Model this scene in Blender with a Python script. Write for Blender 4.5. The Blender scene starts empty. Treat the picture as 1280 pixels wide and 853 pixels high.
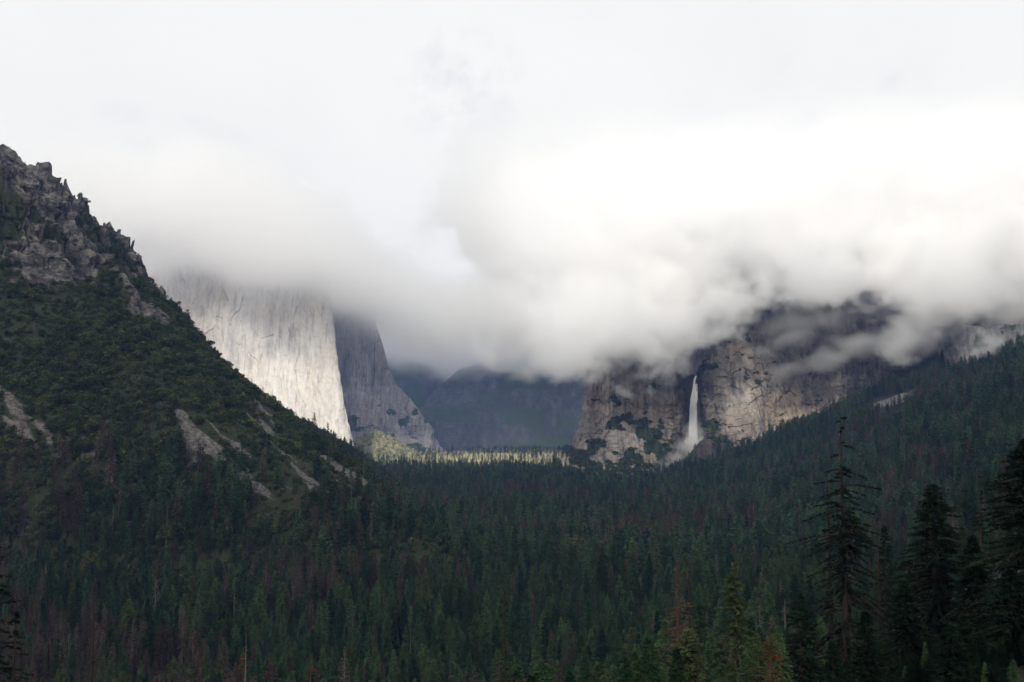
import bpy, math, random
import numpy as np
from mathutils import Vector, Matrix

scene = bpy.context.scene
COL = scene.collection
R = math.radians
random.seed(7)
RNG = np.random.default_rng(7)

# ------------------------------------------------------------------ noise
_T = np.random.default_rng(11).random((64, 64, 64)).astype(np.float32)

def vnoise(x, y, z):
    x, y, z = np.broadcast_arrays(np.asarray(x, np.float32), np.asarray(y, np.float32), np.asarray(z, np.float32))
    xi, yi, zi = np.floor(x), np.floor(y), np.floor(z)
    fx, fy, fz = x - xi, y - yi, z - zi
    fx, fy, fz = [f * f * (3 - 2 * f) for f in (fx, fy, fz)]
    X0, Y0, Z0 = [a.astype(np.int64) & 63 for a in (xi, yi, zi)]
    X1, Y1, Z1 = (X0 + 1) & 63, (Y0 + 1) & 63, (Z0 + 1) & 63
    a = _T[X0, Y0, Z0] * (1 - fx) + _T[X1, Y0, Z0] * fx
    b = _T[X0, Y1, Z0] * (1 - fx) + _T[X1, Y1, Z0] * fx
    c = _T[X0, Y0, Z1] * (1 - fx) + _T[X1, Y0, Z1] * fx
    d = _T[X0, Y1, Z1] * (1 - fx) + _T[X1, Y1, Z1] * fx
    return ((a * (1 - fy) + b * fy) * (1 - fz) + (c * (1 - fy) + d * fy) * fz) * 2 - 1

def fbm(x, y, z=0.0, oct=5, gain=0.5, lac=2.03):
    s, a, n = 0.0, 1.0, 0.0
    for i in range(oct):
        s = s + a * vnoise(np.asarray(x) + 17.3 * i, np.asarray(y) + 5.1 * i, np.asarray(z) + 9.7 * i)
        n += a
        a *= gain
        x, y, z = np.asarray(x) * lac, np.asarray(y) * lac, np.asarray(z) * lac
    return s / n * 1.6

def ridged(x, y, z=0.0, oct=4):
    s, a, n = 0.0, 1.0, 0.0
    for i in range(oct):
        s = s + a * (1 - 2 * np.abs(vnoise(np.asarray(x) + 7.7 * i, np.asarray(y) + 3.1 * i, np.asarray(z) + i)))
        n += a
        a *= 0.5
        x, y, z = np.asarray(x) * 2.1, np.asarray(y) * 2.1, np.asarray(z) * 2.1
    return s / n

def blocks(x, y, z, seed=0):
    """random value of the nearest jittered cell, and the distance to the border of that cell"""
    x, y, z = np.broadcast_arrays(np.asarray(x, np.float32), np.asarray(y, np.float32), np.asarray(z, np.float32))
    xi, yi, zi = [np.floor(a).astype(np.int64) for a in (x, y, z)]
    f1 = np.full(x.shape, 9.0, np.float32); f2 = f1.copy(); val = np.zeros_like(f1)
    for i in (-1, 0, 1):
        for j in (-1, 0, 1):
            for k in (-1, 0, 1):
                a, b, c = (xi + i + seed) & 63, (yi + j) & 63, (zi + k) & 63
                r1 = _T[a, b, c]
                d = (xi + i + r1 - x) ** 2 + (yi + j + _T[b, c, a] - y) ** 2 + (zi + k + _T[c, a, b] - z) ** 2
                m = d < f1
                f2 = np.where(m, f1, np.minimum(f2, d))
                val = np.where(m, (r1 * 7.13) % 1.0, val)
                f1 = np.where(m, d, f1)
    return val * 2 - 1, np.sqrt(f2) - np.sqrt(f1)

def sstep(a, b, x):
    t = np.clip((x - a) / (b - a), 0, 1)
    return t * t * (3 - 2 * t)

# ------------------------------------------------------------------ camera
F = 1244.4
CAM = np.array([0.0, 0.0, 150.0])
PITCH = math.atan(101.5 / F)
_cp, _sp = math.cos(PITCH), math.sin(PITCH)

def ray(u, v):
    a, b = u - 640.0, 426.5 - v
    return np.array([a, F * _cp - b * _sp, F * _sp + b * _cp])

def at(u, v, Y):
    d = ray(u, v)
    return CAM + d * (Y / d[1])

def project(P):
    P = np.atleast_2d(P) - CAM
    f = P[:, 1] * _cp + P[:, 2] * _sp
    up = -P[:, 1] * _sp + P[:, 2] * _cp
    return 640 + F * P[:, 0] / f, 426.5 - F * up / f

cam_data = bpy.data.cameras.new("camera")
cam = bpy.data.objects.new("camera", cam_data)
COL.objects.link(cam)
cam.location = CAM
cam.rotation_euler = (math.pi / 2 + PITCH, 0, 0)
cam_data.sensor_width = 36
cam_data.lens = 36 * F / 1280
cam_data.clip_start = 0.5
cam_data.clip_end = 60000
scene.camera = cam

# ------------------------------------------------------------------ terrain functions
def softplus(t, k):
    return k * np.logaddexp(0, t / k)

def ground_z(x, y):
    x0 = np.interp(y, [-1500, -500, 0, 300, 600, 1000, 2000, 2600, 4000, 8000], [-1500, -800, -290, -55, 150, 300, 405, 435, 620, 1700])
    z = 0.50 * softplus(x - x0, 45)
    z = 1500 * (1 - np.exp(-z / 1500))
    z = z + 7 * fbm(x / 260, y / 260, 3.3, 3) * sstep(120, 500, y)
    z = z + 3 * fbm(x / 60, y / 60, 8.3, 2)
    amp = sstep(60, 200, z) * sstep(700, 1500, y)
    z = z + amp * 22 * fbm(x / 180, y / 180, 1.7, 3)
    z = z + 42 * np.exp(-((x - 505) / 75) ** 2 - ((y - 2560) / 70) ** 2)
    return z

RP0 = np.array([-746.0, 1450.0])
RE = np.array([0.454, 0.891])
RN = np.array([0.891, -0.454])
SIL = [(0, 185), (12, 190), (30, 205), (45, 213), (60, 225), (75, 240), (88, 261), (97, 263), (105, 261), (111, 270), (112, 264), (115, 275), (122, 283),
       (130, 299), (136, 300), (145, 318), (149, 321), (152, 320), (160, 336), (164, 361), (176, 368), (190, 382), (203, 388), (215, 402), (226, 408),
       (235, 411), (240, 420), (255, 436), (275, 456), (284, 466), (291, 482), (310, 489), (340, 504), (380, 528), (420, 551), (460, 576), (500, 596), (540, 612), (600, 640)]
_s, _z = [], []
for (u, v) in SIL:
    d = ray(u, v)
    A = np.array([[d[0], -RE[0]], [d[1], -RE[1]]])
    t, s = np.linalg.solve(A, RP0 - CAM[:2])
    _s.append(s)
    _z.append(150 + t * d[2])
RS = np.array([-1600, -1000, -650, -300, -100] + _s)
RZ = np.array([-20, 130, 300, 470, _z[0] + 10] + _z)

def sd(x, y):
    rx, ry = np.asarray(x) - RP0[0], np.asarray(y) - RP0[1]
    return rx * RE[0] + ry * RE[1], rx * RN[0] + ry * RN[1]

def crag(s, d):
    m = sstep(330, 140, d + 90 * fbm(s / 130, d / 130, 4.4, 3)) * sstep(420, 230, s)
    return np.clip(m, 0, 1)

def mountain_z(x, y, detail=True):
    s, d = sd(x, y)
    z = np.interp(s, RS, RZ)
    f = np.interp(d, [0, 60, 200, 400, 550, 700, 900, 1200, 2000], [0, 62, 190, 345, 445, 525, 580, 630, 700])
    f = np.where(d < 0, -d * 1.0, f)
    z = z - f
    w = sstep(-10, 70, d)
    gul = ridged(s / 190 + 0.25 * fbm(s / 90, d / 140, 2.2, 2), d / 900, 5.5, 3)
    z = z + w * (34 * gul - 6 + 20 * fbm(s / 120, d / 220, 7.1, 3))
    if detail:
        c = crag(s, d)
        st = fbm(s / 46, d / 75, z / 120, 4)
        z = z + (0.3 + 0.7 * w) * c * (22 * st + 13 * ridged(s / 24, d / 40, z / 60, 5) - 16 * sstep(0.45, 0.8, ridged(s / 38 + 0.3 * st, d / 130, 7.7, 3)))
        b1_, e1_ = blocks(s / 21 + 0.3 * st, d / 26, z / 30, 3)
        b2_, e2_ = blocks(s / 8.5, d / 10 + 0.4 * st, z / 10, 9)
        z = z + (0.16 + 0.84 * w) * c * (11 * b1_ + 4.5 * b2_ - 7 * sstep(0.12, 0.0, e1_))
        # ledges
        q = 26.0
        zz = z / q + 0.8 * fbm(s / 70, d / 70, 1.9, 3)
        fr = zz - np.floor(zz)
        z = z + c * 0.55 * w * q * (sstep(0.25, 0.75, fr) - fr)
        z = z + (1 - c) * w * 5 * fbm(s / 25, d / 30, 6.2, 4)
    return z

def surf_z(x, y):
    return np.maximum(ground_z(x, y), mountain_z(x, y))

def hit(u, v, t0=60, t1=5200, n=2500):
    d = ray(u, v)
    Y = np.geomspace(t0, t1, n)
    P = CAM[None] + d[None] * (Y / d[1])[:, None]
    below = P[:, 2] < surf_z(P[:, 0], P[:, 1])
    i = int(np.argmax(below))
    return P[i] if below.any() else None

# ------------------------------------------------------------------ tagging and meshes
def tag(o, label=None, cat=None, group=None, kind=None):
    if label: o["label"] = label
    if cat: o["category"] = cat
    if group: o["group"] = group
    if kind: o["kind"] = kind
    return o

def mesh_np(name, V, Fq, mat=None, smooth=False, attrs=None):
    """V (n,3); Fq (m,4) or (m,3) array, or list of such arrays"""
    me = bpy.data.meshes.new(name)
    V = np.asarray(V, np.float32)
    if not isinstance(Fq, (list, tuple)):
        Fq = [Fq]
    Fq = [np.asarray(f, np.int32) for f in Fq if len(f)]
    loops = np.concatenate([f.ravel() for f in Fq]) if Fq else np.zeros(0, np.int32)
    tot = np.concatenate([np.full(len(f), f.shape[1], np.int32) for f in Fq]) if Fq else np.zeros(0, np.int32)
    me.vertices.add(len(V))
    me.vertices.foreach_set("co", V.ravel())
    if len(tot):
        me.loops.add(len(loops))
        me.loops.foreach_set("vertex_index", loops)
        me.polygons.add(len(tot))
        st = np.concatenate([[0], np.cumsum(tot)[:-1]]).astype(np.int32)
        me.polygons.foreach_set("loop_start", st)
        me.polygons.foreach_set("loop_total", tot)
        me.polygons.foreach_set("use_smooth", np.full(len(tot), smooth, bool))
    for k, a in (attrs or {}).items():
        at_ = me.attributes.new(k, 'FLOAT', 'POINT')
        at_.data.foreach_set("value", np.asarray(a, np.float32).ravel())
    me.update()
    me.validate() if False else None
    if mat: me.materials.append(mat)
    return me

def link(name, me, parent=None):
    o = bpy.data.objects.new(name, me)
    COL.objects.link(o)
    if parent is not None: o.parent = parent
    return o

def grid_faces(n, m):
    i = np.arange(n - 1)[:, None] * m + np.arange(m - 1)[None]
    i = i.ravel()
    return np.stack([i, i + m, i + m + 1, i + 1], 1)

# ------------------------------------------------------------------ materials
class NT:
    def __init__(self, name):
        self.m = bpy.data.materials.new(name)
        self.m.use_nodes = True
        self.t = self.m.node_tree
        self.t.nodes.clear()
        self.out = self.t.nodes.new("ShaderNodeOutputMaterial")
    def n(self, typ, ins=None, **props):
        nd = self.t.nodes.new("ShaderNode" + typ)
        for k, v in props.items(): setattr(nd, k, v)
        for k, v in (ins or {}).items():
            s = nd.inputs[k]
            if isinstance(v, bpy.types.NodeSocket): self.t.links.new(v, s)
            else:
                if s.type == 'RGBA' and len(v) == 3: v = (*v, 1)
                s.default_value = v
        return nd
    def math(self, op, a, b=0.0, clamp=False):
        nd = self.n("Math", {0: a, 1: b}, operation=op, use_clamp=clamp)
        return nd.outputs[0]
    def mix(self, f, a, b, mode='MIX'):
        nd = self.n("Mix", None, data_type='RGBA', blend_type=mode, clamp_factor=True)
        for s, v in ((nd.inputs[0], f), (nd.inputs[6], a), (nd.inputs[7], b)):
            if isinstance(v, bpy.types.NodeSocket): self.t.links.new(v, s)
            else: s.default_value = (*v, 1) if isinstance(v, tuple) and len(v) == 3 else v
        return nd.outputs[2]
    def ramp(self, f, stops):
        nd = self.n("ValToRGB", {0: f})
        el = nd.color_ramp.elements
        while len(el) < len(stops): el.new(0.5)
        for e, (p, c) in zip(el, stops):
            e.position = p
            e.color = (*c, 1) if isinstance(c, tuple) else (c, c, c, 1)
        return nd.outputs[0]
    def pos(self, sx=1, sy=1, sz=1):
        g = self.n("NewGeometry").outputs["Position"]
        return self.n("VectorMath", {0: g, 1: (sx, sy, sz)}, operation='MULTIPLY').outputs[0]
    def noise(self, vec, scale=1.0, detail=5, rough=0.55, dist=0.0):
        return self.n("TexNoise", {"Vector": vec, "Scale": scale, "Detail": detail, "Roughness": rough, "Distortion": dist}).outputs[0]
    def attr(self, name):
        return self.n("Attribute", attribute_name=name).outputs["Fac"]
    def surf(self, sock):
        self.t.links.new(sock, self.out.inputs["Surface"])
    def bsdf(self, col, rough=0.9, bump=None, bstr=0.5, bdist=1.0, spec=0.2):
        b = self.n("BsdfPrincipled", {"Base Color": col, "Roughness": rough, "Specular IOR Level": spec})
        if bump is not None:
            bp = self.n("Bump", {"Height": bump, "Strength": bstr, "Distance": bdist})
            self.t.links.new(bp.outputs[0], b.inputs["Normal"])
        self.surf(b.outputs[0])
        return b

def rock_mat(name, dark, mid, light, stain, veg=(0.022, 0.034, 0.018), streak=1.0, bdist=3.0, ochre=None):
    t = NT(name)
    n1 = t.noise(t.pos(0.022, 0.005, 0.0045), 1, 7, 0.66, 0.3)        # vertical streaks
    n2 = t.noise(t.pos(0.085, 0.015, 0.011), 1, 6, 0.65, 0.2)
    n3 = t.noise(t.pos(0.05, 0.05, 0.05), 1, 9, 0.7)
    n4 = t.noise(t.pos(0.006, 0.006, 0.006), 1, 4, 0.55)
    col = t.ramp(t.math('ADD', t.math('MULTIPLY', n1, 0.6), t.math('MULTIPLY', n3, 0.4)), [(0.36, dark), (0.5, mid), (0.62, light)])
    if ochre:
        col = t.mix(t.ramp(n4, [(0.46, 0.0), (0.62, 0.75)]), col, ochre, 'MULTIPLY')
    st = t.ramp(n2, [(0.52, 0.0), (0.66, 0.75 * streak)])
    col = t.mix(st, col, stain)
    col = t.mix(t.attr("wet"), col, t.mix(1.0, col, (0.30, 0.30, 0.32), 'MULTIPLY'))
    v = t.math('ADD', t.attr("veg"), t.math('MULTIPLY', t.math('SUBTRACT', n3, 0.5), 0.9))
    vf = t.ramp(v, [(0.47, 0.0), (0.56, 1.0)])
    vc = t.mix(t.noise(t.pos(0.15, 0.15, 0.15), 1, 3), veg, tuple(c * 2.0 for c in veg))
    col = t.mix(vf, col, vc)
    bump = t.math('ADD', t.math('MULTIPLY', n3, 1.0), t.math('MULTIPLY', n2, 0.7))
    t.bsdf(col, 0.95, bump, 0.8, bdist)
    return t.m

def foliage_mat(name, c1, c2, c3, trans=0.25):
    t = NT(name)
    rnd = t.n("ObjectInfo").outputs["Random"]
    col = t.ramp(rnd, [(0.0, c1), (0.5, c2), (1.0, c3)])
    g = t.n("NewGeometry").outputs["Position"]
    nn = t.noise(g, 0.35, 2, 0.5)
    col = t.mix(t.ramp(nn, [(0.35, 0.0), (0.65, 1.0)]), t.mix(1.0, col, (0.62, 0.62, 0.66), 'MULTIPLY'), t.mix(1.0, col, (1.35, 1.3, 1.2), 'MULTIPLY'))
    d = t.n("BsdfDiffuse", {"Color": col})
    tr = t.n("BsdfTranslucent", {"Color": col})
    t.surf(t.n("MixShader", {0: trans, 1: d.outputs[0], 2: tr.outputs[0]}).outputs[0])
    return t.m

def bark_mat(name, a, b):
    t = NT(name)
    n = t.noise(t.pos(3, 3, 0.5), 1, 4)
    t.bsdf(t.mix(n, a, b), 0.95, n, 0.6, 0.1)
    return t.m

M = {}
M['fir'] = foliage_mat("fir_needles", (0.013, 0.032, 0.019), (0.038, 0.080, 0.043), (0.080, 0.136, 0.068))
M['fir_dark'] = foliage_mat('shaded_fir_needles', (0.010, 0.020, 0.014), (0.012, 0.024, 0.016), (0.015, 0.027, 0.018), 0.1)  # fir copy with the foreground's shade put into the needle colour
M['fir_warm'] = foliage_mat("pine_needles", (0.022, 0.044, 0.020), (0.046, 0.076, 0.034), (0.078, 0.110, 0.050))
M['dead'] = foliage_mat("dead_needles", (0.050, 0.038, 0.033), (0.085, 0.062, 0.053), (0.125, 0.098, 0.084))
M['orange'] = foliage_mat("orange_needles", (0.085, 0.038, 0.018), (0.12, 0.052, 0.022), (0.11, 0.058, 0.030))
M['grey'] = foliage_mat("grey_twigs", (0.07, 0.065, 0.06), (0.10, 0.095, 0.09), (0.13, 0.12, 0.11))
M['yellow'] = foliage_mat("yellow_leaves", (0.20, 0.15, 0.02), (0.26, 0.19, 0.03), (0.3, 0.2, 0.04))
M['oak'] = foliage_mat("oak_leaves", (0.024, 0.040, 0.016), (0.054, 0.076, 0.030), (0.098, 0.114, 0.048))
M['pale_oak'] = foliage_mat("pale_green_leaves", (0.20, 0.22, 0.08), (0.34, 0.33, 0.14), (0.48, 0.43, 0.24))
M['bark'] = bark_mat("dark_bark", (0.018, 0.015, 0.013), (0.04, 0.034, 0.03))
M['bark_grey'] = bark_mat("weathered_wood", (0.06, 0.055, 0.05), (0.15, 0.14, 0.13))
M['bark_red'] = bark_mat("reddish_dead_wood", (0.05, 0.026, 0.018), (0.10, 0.055, 0.036))

M['elcap'] = rock_mat("pale_granite", (0.40, 0.38, 0.36), (0.56, 0.53, 0.49), (0.66, 0.63, 0.58), (0.22, 0.21, 0.215), ochre=(1.0, 0.95, 0.87), streak=0.75)
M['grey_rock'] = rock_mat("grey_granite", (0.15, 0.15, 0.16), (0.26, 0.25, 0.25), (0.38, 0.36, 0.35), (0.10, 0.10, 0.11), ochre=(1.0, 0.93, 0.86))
M['tan_rock'] = rock_mat("tan_granite", (0.11, 0.102, 0.095), (0.25, 0.228, 0.205), (0.40, 0.36, 0.32), (0.075, 0.07, 0.07), ochre=(1.0, 0.87, 0.72), streak=1.1)
M['blue_forest'] = rock_mat("distant_wooded_rock", (0.022, 0.026, 0.03), (0.05, 0.052, 0.056), (0.10, 0.10, 0.105), (0.022, 0.026, 0.03), streak=0.5)

M['dark_outcrop'] = rock_mat('dark_grey_granite', (0.07, 0.07, 0.075), (0.15, 0.15, 0.155), (0.24, 0.235, 0.235), (0.06, 0.06, 0.065))
M['wet_rock'] = rock_mat('wet_dark_rock', (0.03, 0.027, 0.025), (0.06, 0.052, 0.047), (0.11, 0.095, 0.085), (0.03, 0.027, 0.025))

def mountain_mat():
    t = NT("shrubby_mountainside")
    n3 = t.noise(t.pos(0.055, 0.055, 0.085), 1, 10, 0.74, 0.3)
    n5 = t.noise(t.pos(0.25, 0.25, 0.4), 1, 5, 0.65)
    n4 = t.noise(t.pos(0.012, 0.012, 0.012), 1, 4, 0.6)
    rock = t.ramp(n3, [(0.40, (0.018, 0.018, 0.019)), (0.5, (0.085, 0.082, 0.082)), (0.62, (0.23, 0.215, 0.20))])
    rock = t.mix(t.ramp(n4, [(0.45, 0.0), (0.65, 0.6)]), rock, (1.0, 0.88, 0.78), 'MULTIPLY')
    vc = t.mix(n5, (0.016, 0.024, 0.011), (0.042, 0.050, 0.022))
    dirt = t.mix(n5, (0.03, 0.024, 0.018), (0.075, 0.06, 0.045))
    vc = t.mix(t.ramp(n3, [(0.5, 0.0), (0.7, 0.6)]), vc, dirt)
    v = t.math('ADD', t.attr("veg"), t.math('MULTIPLY', t.math('SUBTRACT', n3, 0.5), 0.8))
    col = t.mix(t.ramp(v, [(0.44, 0.0), (0.58, 1.0)]), rock, vc)
    sc = t.mix(t.ramp(n5, [(0.35, 0.0), (0.65, 1.0)]), (0.05, 0.047, 0.046), (0.18, 0.168, 0.157))
    s = t.math('ADD', t.attr("scree"), t.math('MULTIPLY', t.math('SUBTRACT', n3, 0.5), 0.7))
    col = t.mix(t.ramp(s, [(0.45, 0.0), (0.6, 1.0)]), col, sc)
    t.bsdf(col, 0.95, t.math('ADD', n3, t.math('MULTIPLY', n5, 0.4)), 0.9, 4.0)
    return t.m
M['mountain'] = mountain_mat()

def ground_mat():
    t = NT("forest_soil")
    n = t.noise(t.pos(0.08, 0.08, 0.08), 1, 6)
    col = t.mix(t.ramp(n, [(0.35, 0.0), (0.7, 1.0)]), (0.012, 0.015, 0.009), (0.04, 0.034, 0.022))
    col = t.mix(t.attr("pale_floor"), col, (0.42, 0.38, 0.20))  # floor colour turns paler over the far strip
    sc = t.mix(t.noise(t.pos(0.3, 0.3, 0.3), 1, 4), (0.07, 0.065, 0.06), (0.26, 0.24, 0.225))
    col = t.mix(t.ramp(t.attr("scree"), [(0.4, 0.0), (0.6, 1.0)]), col, sc)
    t.bsdf(col, 0.95, n, 0.5, 2.0)
    return t.m
M['ground'] = ground_mat()

# ------------------------------------------------------------------ ground
SCREE_SPOTS = []
for (u, v, rx, ry) in ((1112, 500, 34, 90), (1100, 506, 20, 60), (975, 573, 45, 60), (905, 640, 60, 40), (790, 632, 70, 40), (1012, 640, 10, 10)):
    p = hit(u, v)
    SCREE_SPOTS.append((p[0], p[1], rx, ry))

def scree_ground(x, y):
    m = np.zeros(np.shape(x))
    for (px, py, rx, ry) in SCREE_SPOTS[:3]:
        m = np.maximum(m, np.exp(-((x - px) / rx) ** 2 - ((y - py) / ry) ** 2) * (1.1 + 0.6 * fbm(x / 25, y / 25, 2, 3)))
    return m

def axis(lo, hi, n, k):
    t = np.linspace(-1, 1, n)
    a = np.sinh(t * k) / math.sinh(k)
    return np.where(a < 0, -a * lo, a * hi)
gx = axis(-9000, 9000, 420, 4.5)
gy = np.concatenate([np.linspace(-2500, 0, 40)[:-1], np.geomspace(30, 14000, 460) - 30])
GX, GY = np.meshgrid(gx, gy, indexing='ij')
GZ = ground_z(GX, GY)
SL, DL = sd(GX, GY)
ground = link("ground", mesh_np("ground", np.stack([GX, GY, GZ], -1).reshape(-1, 3), grid_faces(*GX.shape), M['ground'], True, {"scree": scree_ground(GX, GY), "pale_floor": sstep(3000, 3250, GY) * sstep(5200, 4900, GY) * sstep(-720, -600, GX) * sstep(350, 200, GX)}))
tag(ground, "dark forest floor of the valley rising into the wooded slope", "ground", kind="structure")

# ------------------------------------------------------------------ left mountain
STRIPS = []
for pts, w in (([(300, 492), (372, 560), (438, 615)], 10), ([(345, 525), (395, 565), (440, 600)], 7), ([(318, 520), (360, 570), (400, 612)], 6), ([(245, 520), (300, 575), (335, 600)], 11), ([(205, 493), (225, 515), (240, 528)], 6),
               ([(0, 500), (30, 525), (62, 548)], 4), ([(0, 535), (20, 540), (40, 552)], 3), ([(280, 470), (330, 508), (350, 530)], 6)):
    st = []
    for (u, v) in pts:
        p = hit(u, v)
        st.append(sd(p[0], p[1]))
    STRIPS.append((sorted(st, key=lambda q: q[1]), w))

def scree_mountain(s, d):
    m = np.zeros(np.shape(s))
    for st, w in STRIPS:
        ds = [q[1] for q in st]
        ss = [q[0] for q in st]
        c = np.interp(d, ds, ss) + 8 * fbm(d / 60, 0.5 * s / 60, 3, 2)
        along = sstep(ds[0] - 70, ds[0] + 20, d) * sstep(ds[-1] + 70, ds[-1] - 20, d)
        m = np.maximum(m, along * np.exp(-((s - c) / (w * 1.6 * (1 + 0.6 * fbm(d / 45, 3.3, 1.1, 3)))) ** 2))
    thin_ = np.clip(ridged(s / 95, d / 1400 + 0.2, 3.1, 2) - 0.80 + 0.25 * fbm(s / 50, d / 90, 2.2, 3), 0, 1) * 4 * sstep(90, 160, d) * sstep(470, 380, d) * sstep(-420, -250, s)
    m = np.maximum(m, thin_)
    return m * (0.75 + 0.9 * fbm(s / 7, d / 45, 6, 3))

def veg_mountain(s, d):
    c = crag(s, d)
    n = fbm(s / 60, d / 60, 9.1, 5)
    v = 0.95 - 0.68 * c + 0.55 * n + 0.25 * fbm(s / 14, d / 14, 2.1, 3)
    top = sstep(60, -160, s) * sstep(60, 10, d)
    return np.maximum(v, 0.75 * top)

ms = np.arange(-1500, 1330, 3.0)
md = np.concatenate([np.arange(-160, 0, 6.0), np.arange(0, 420, 2.2), np.arange(420, 1150, 6.0)])
MS, MD = np.meshgrid(ms, md, indexing='ij')
MX = RP0[0] + MS * RE[0] + MD * RN[0]
MY = RP0[1] + MS * RE[1] + MD * RN[1]
MZ = mountain_z(MX, MY)
CR = crag(MS, MD)
# rough crags overhang a little: push sideways as well
push = CR * sstep(-5, 40, MD) * (9 * fbm(MS / 30, MD / 30, MZ / 22, 4) + 5 * blocks(MS / 12, MD / 40, MZ / 9, 5)[0])
MX2 = MX + RN[0] * push
MY2 = MY + RN[1] * push
MG = ground_z(MX, MY)
VEGM = veg_mountain(MS, MD)
SCRM = scree_mountain(MS, MD)
fc = grid_faces(*MS.shape)
keep = (MZ - MG).ravel() > -12
fc = fc[keep[fc].any(1)]
mountain = link("mountain", mesh_np("mountain", np.stack([MX2, MY2, MZ], -1).reshape(-1, 3), fc, M['mountain'], False, {"veg": VEGM, "scree": SCRM}))
tag(mountain, "steep dark mountainside with craggy top and green shrubs, sloping down to the valley", "mountain", kind="structure")

# ------------------------------------------------------------------ cliffs
def cliff(name, path, z0, z1, nz, nu, lean, disp, mat, label, veg=None, top=None, wet=None):
    """path: list of plan points; the wall rises from z0 to z1 (or to top(frac, P)), leaning by lean(z) in plan, displaced along its normal"""
    path = np.array(path, float)
    seg = np.linalg.norm(np.diff(path, axis=0), axis=1)
    cum = np.concatenate([[0], np.cumsum(seg)])
    a = np.linspace(0, cum[-1], nu)
    px, py = np.interp(a, cum, path[:, 0]), np.interp(a, cum, path[:, 1])
    k = 9
    ker = np.hanning(2 * k + 3)[1:-1]; ker /= ker.sum()
    px = np.convolve(np.pad(px, k, mode='reflect', reflect_type='odd'), ker, 'valid')
    py = np.convolve(np.pad(py, k, mode='reflect', reflect_type='odd'), ker, 'valid')
    tx, ty = np.gradient(px), np.gradient(py)
    L = np.hypot(tx, ty) + 1e-6
    nx, ny = ty / L, -tx / L
    T = np.linspace(0, 1, nz)
    topz = np.full(nu, z1) if top is None else top(px, py)
    Z = z0 + (topz[:, None] - z0) * T[None]
    lx, ly = lean(Z, px[:, None], py[:, None])
    A = np.broadcast_to(a[:, None], Z.shape)
    D = disp(A, Z, px[:, None] + 0 * Z, py[:, None] + 0 * Z)
    X = px[:, None] + lx + nx[:, None] * D
    Yy = py[:, None] + ly + ny[:, None] * D
    # roof: a strip running back from the rim
    back = np.array([5.0, 10.0, 16.0])
    Xb = X[:, -1:] - nx[:, None] * back + 0; Yb = Yy[:, -1:] - ny[:, None] * back
    Zb = Z[:, -1:] + np.array([-1.0, -4.0, -9.0]) + 0.5 * fbm(Xb / 60, Yb / 60, 2, 3)
    V = np.zeros((nu, nz + 3)) if veg is None else np.concatenate([veg(A, Z, X, Yy), np.ones((nu, 3)) * 0.6], 1)
    P = np.stack([np.concatenate([X, Xb], 1), np.concatenate([Yy, Yb], 1), np.concatenate([Z, Zb], 1)], -1)
    o = link(name, mesh_np(name, P.reshape(-1, 3), grid_faces(nu, nz + 3), mat, False, {"veg": V, "wet": np.zeros_like(V) if wet is None else np.concatenate([wet(A, Z, X, Yy), np.zeros((nu, 3))], 1)}))
    tag(o, label, "cliff", kind="structure")
    return P, V

def flutes(A, Z, k=1.0, seed=0.0):
    w = 18 * fbm(A / 160, Z / 260, seed + 1.1, 3)
    d = 22 * fbm((A + w) / 120, Z / 700, seed + 2.2, 3)
    d = d + 7 * ridged((A + w) / 42, Z / 330, seed + 3.3, 3)
    d = d + 3.5 * fbm(A / 14, Z / 60, seed + 4.4, 4)
    v1, e1 = blocks(A / 55 + 0.4 * fbm(A / 60, Z / 90, seed, 2), Z / 320, seed, int(seed))
    v2, e2 = blocks(A / 17, Z / 38, seed, int(seed) + 7)
    d = d + 7 * v1 + 2.6 * v2 - 2 * sstep(0.08, 0.0, e1)
    return k * d

def X_at(u, Y): return (u - 640) / F * Y
# big pale wall
nose0 = at(443, 560, 3900)
def elcap_lean(Z, x, y):
    h = np.clip((Z - 60) / 900, 0, 1.2)
    return -185 * h ** 0.85, 190 * h ** 1.2
cliff("cliff", [(-2300, 4250), (-1700, 4080), (-1250, 3960), (-860, 3900), (nose0[0] - 30, 3890), (nose0[0], 3915), (X_at(440, 4000), 4000), (X_at(430, 4250), 4250), (X_at(412, 4700), 4700)],
      -10, 1000, 240, 620, elcap_lean, lambda A, Z, x, y: flutes(A, Z, 0.62, 1.0) * sstep(0, 400, Z + 150), M['elcap'], "tall pale granite wall, its lower half sunlit and its top lost in cloud",
      veg=lambda A, Z, X, Y: 0.10 + 0.0 * Z)

# grey buttress behind it, a rounded shoulder falling to the right
def butt_top(px, py):
    u = 640 + F * px / py
    v = np.interp(u, [380, 440, 464, 468, 474, 481, 490, 498, 512, 530, 545, 556, 570], [395, 398, 405, 415, 434, 458, 478, 487, 504, 526, 548, 560, 575])
    z = 150 + (528 - v) / F * py
    z = np.where(u < 462, z + 350, z + 6 * fbm(px / 25, py / 25, 4, 4))
    return np.maximum(z, 5)
PB, _ = cliff("cliff", [(-1250, 4900), (-900, 4860), (-700, 4820), (-560, 4830), (-420, 4900), (-330, 5020), (-260, 5200)], -10, 500, 150, 420,
      lambda Z, x, y: (0 * Z, 0.42 * np.clip(Z, 0, 330) + 0.05 * Z), lambda A, Z, x, y: flutes(A, Z, 0.9, 6.0) + 14 * ridged(A / 70, Z / 80, 3, 4) * sstep(330, 200, Z), M['grey_rock'],
      "grey shaded cliff with a bouldery foot, stepping down behind the pale wall",
      veg=lambda A, Z, X, Y: 0.32 + 0.45 * fbm(X / 60, Z / 40, 2, 4) - 0.5 * sstep(180, 320, Z), top=butt_top)

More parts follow.
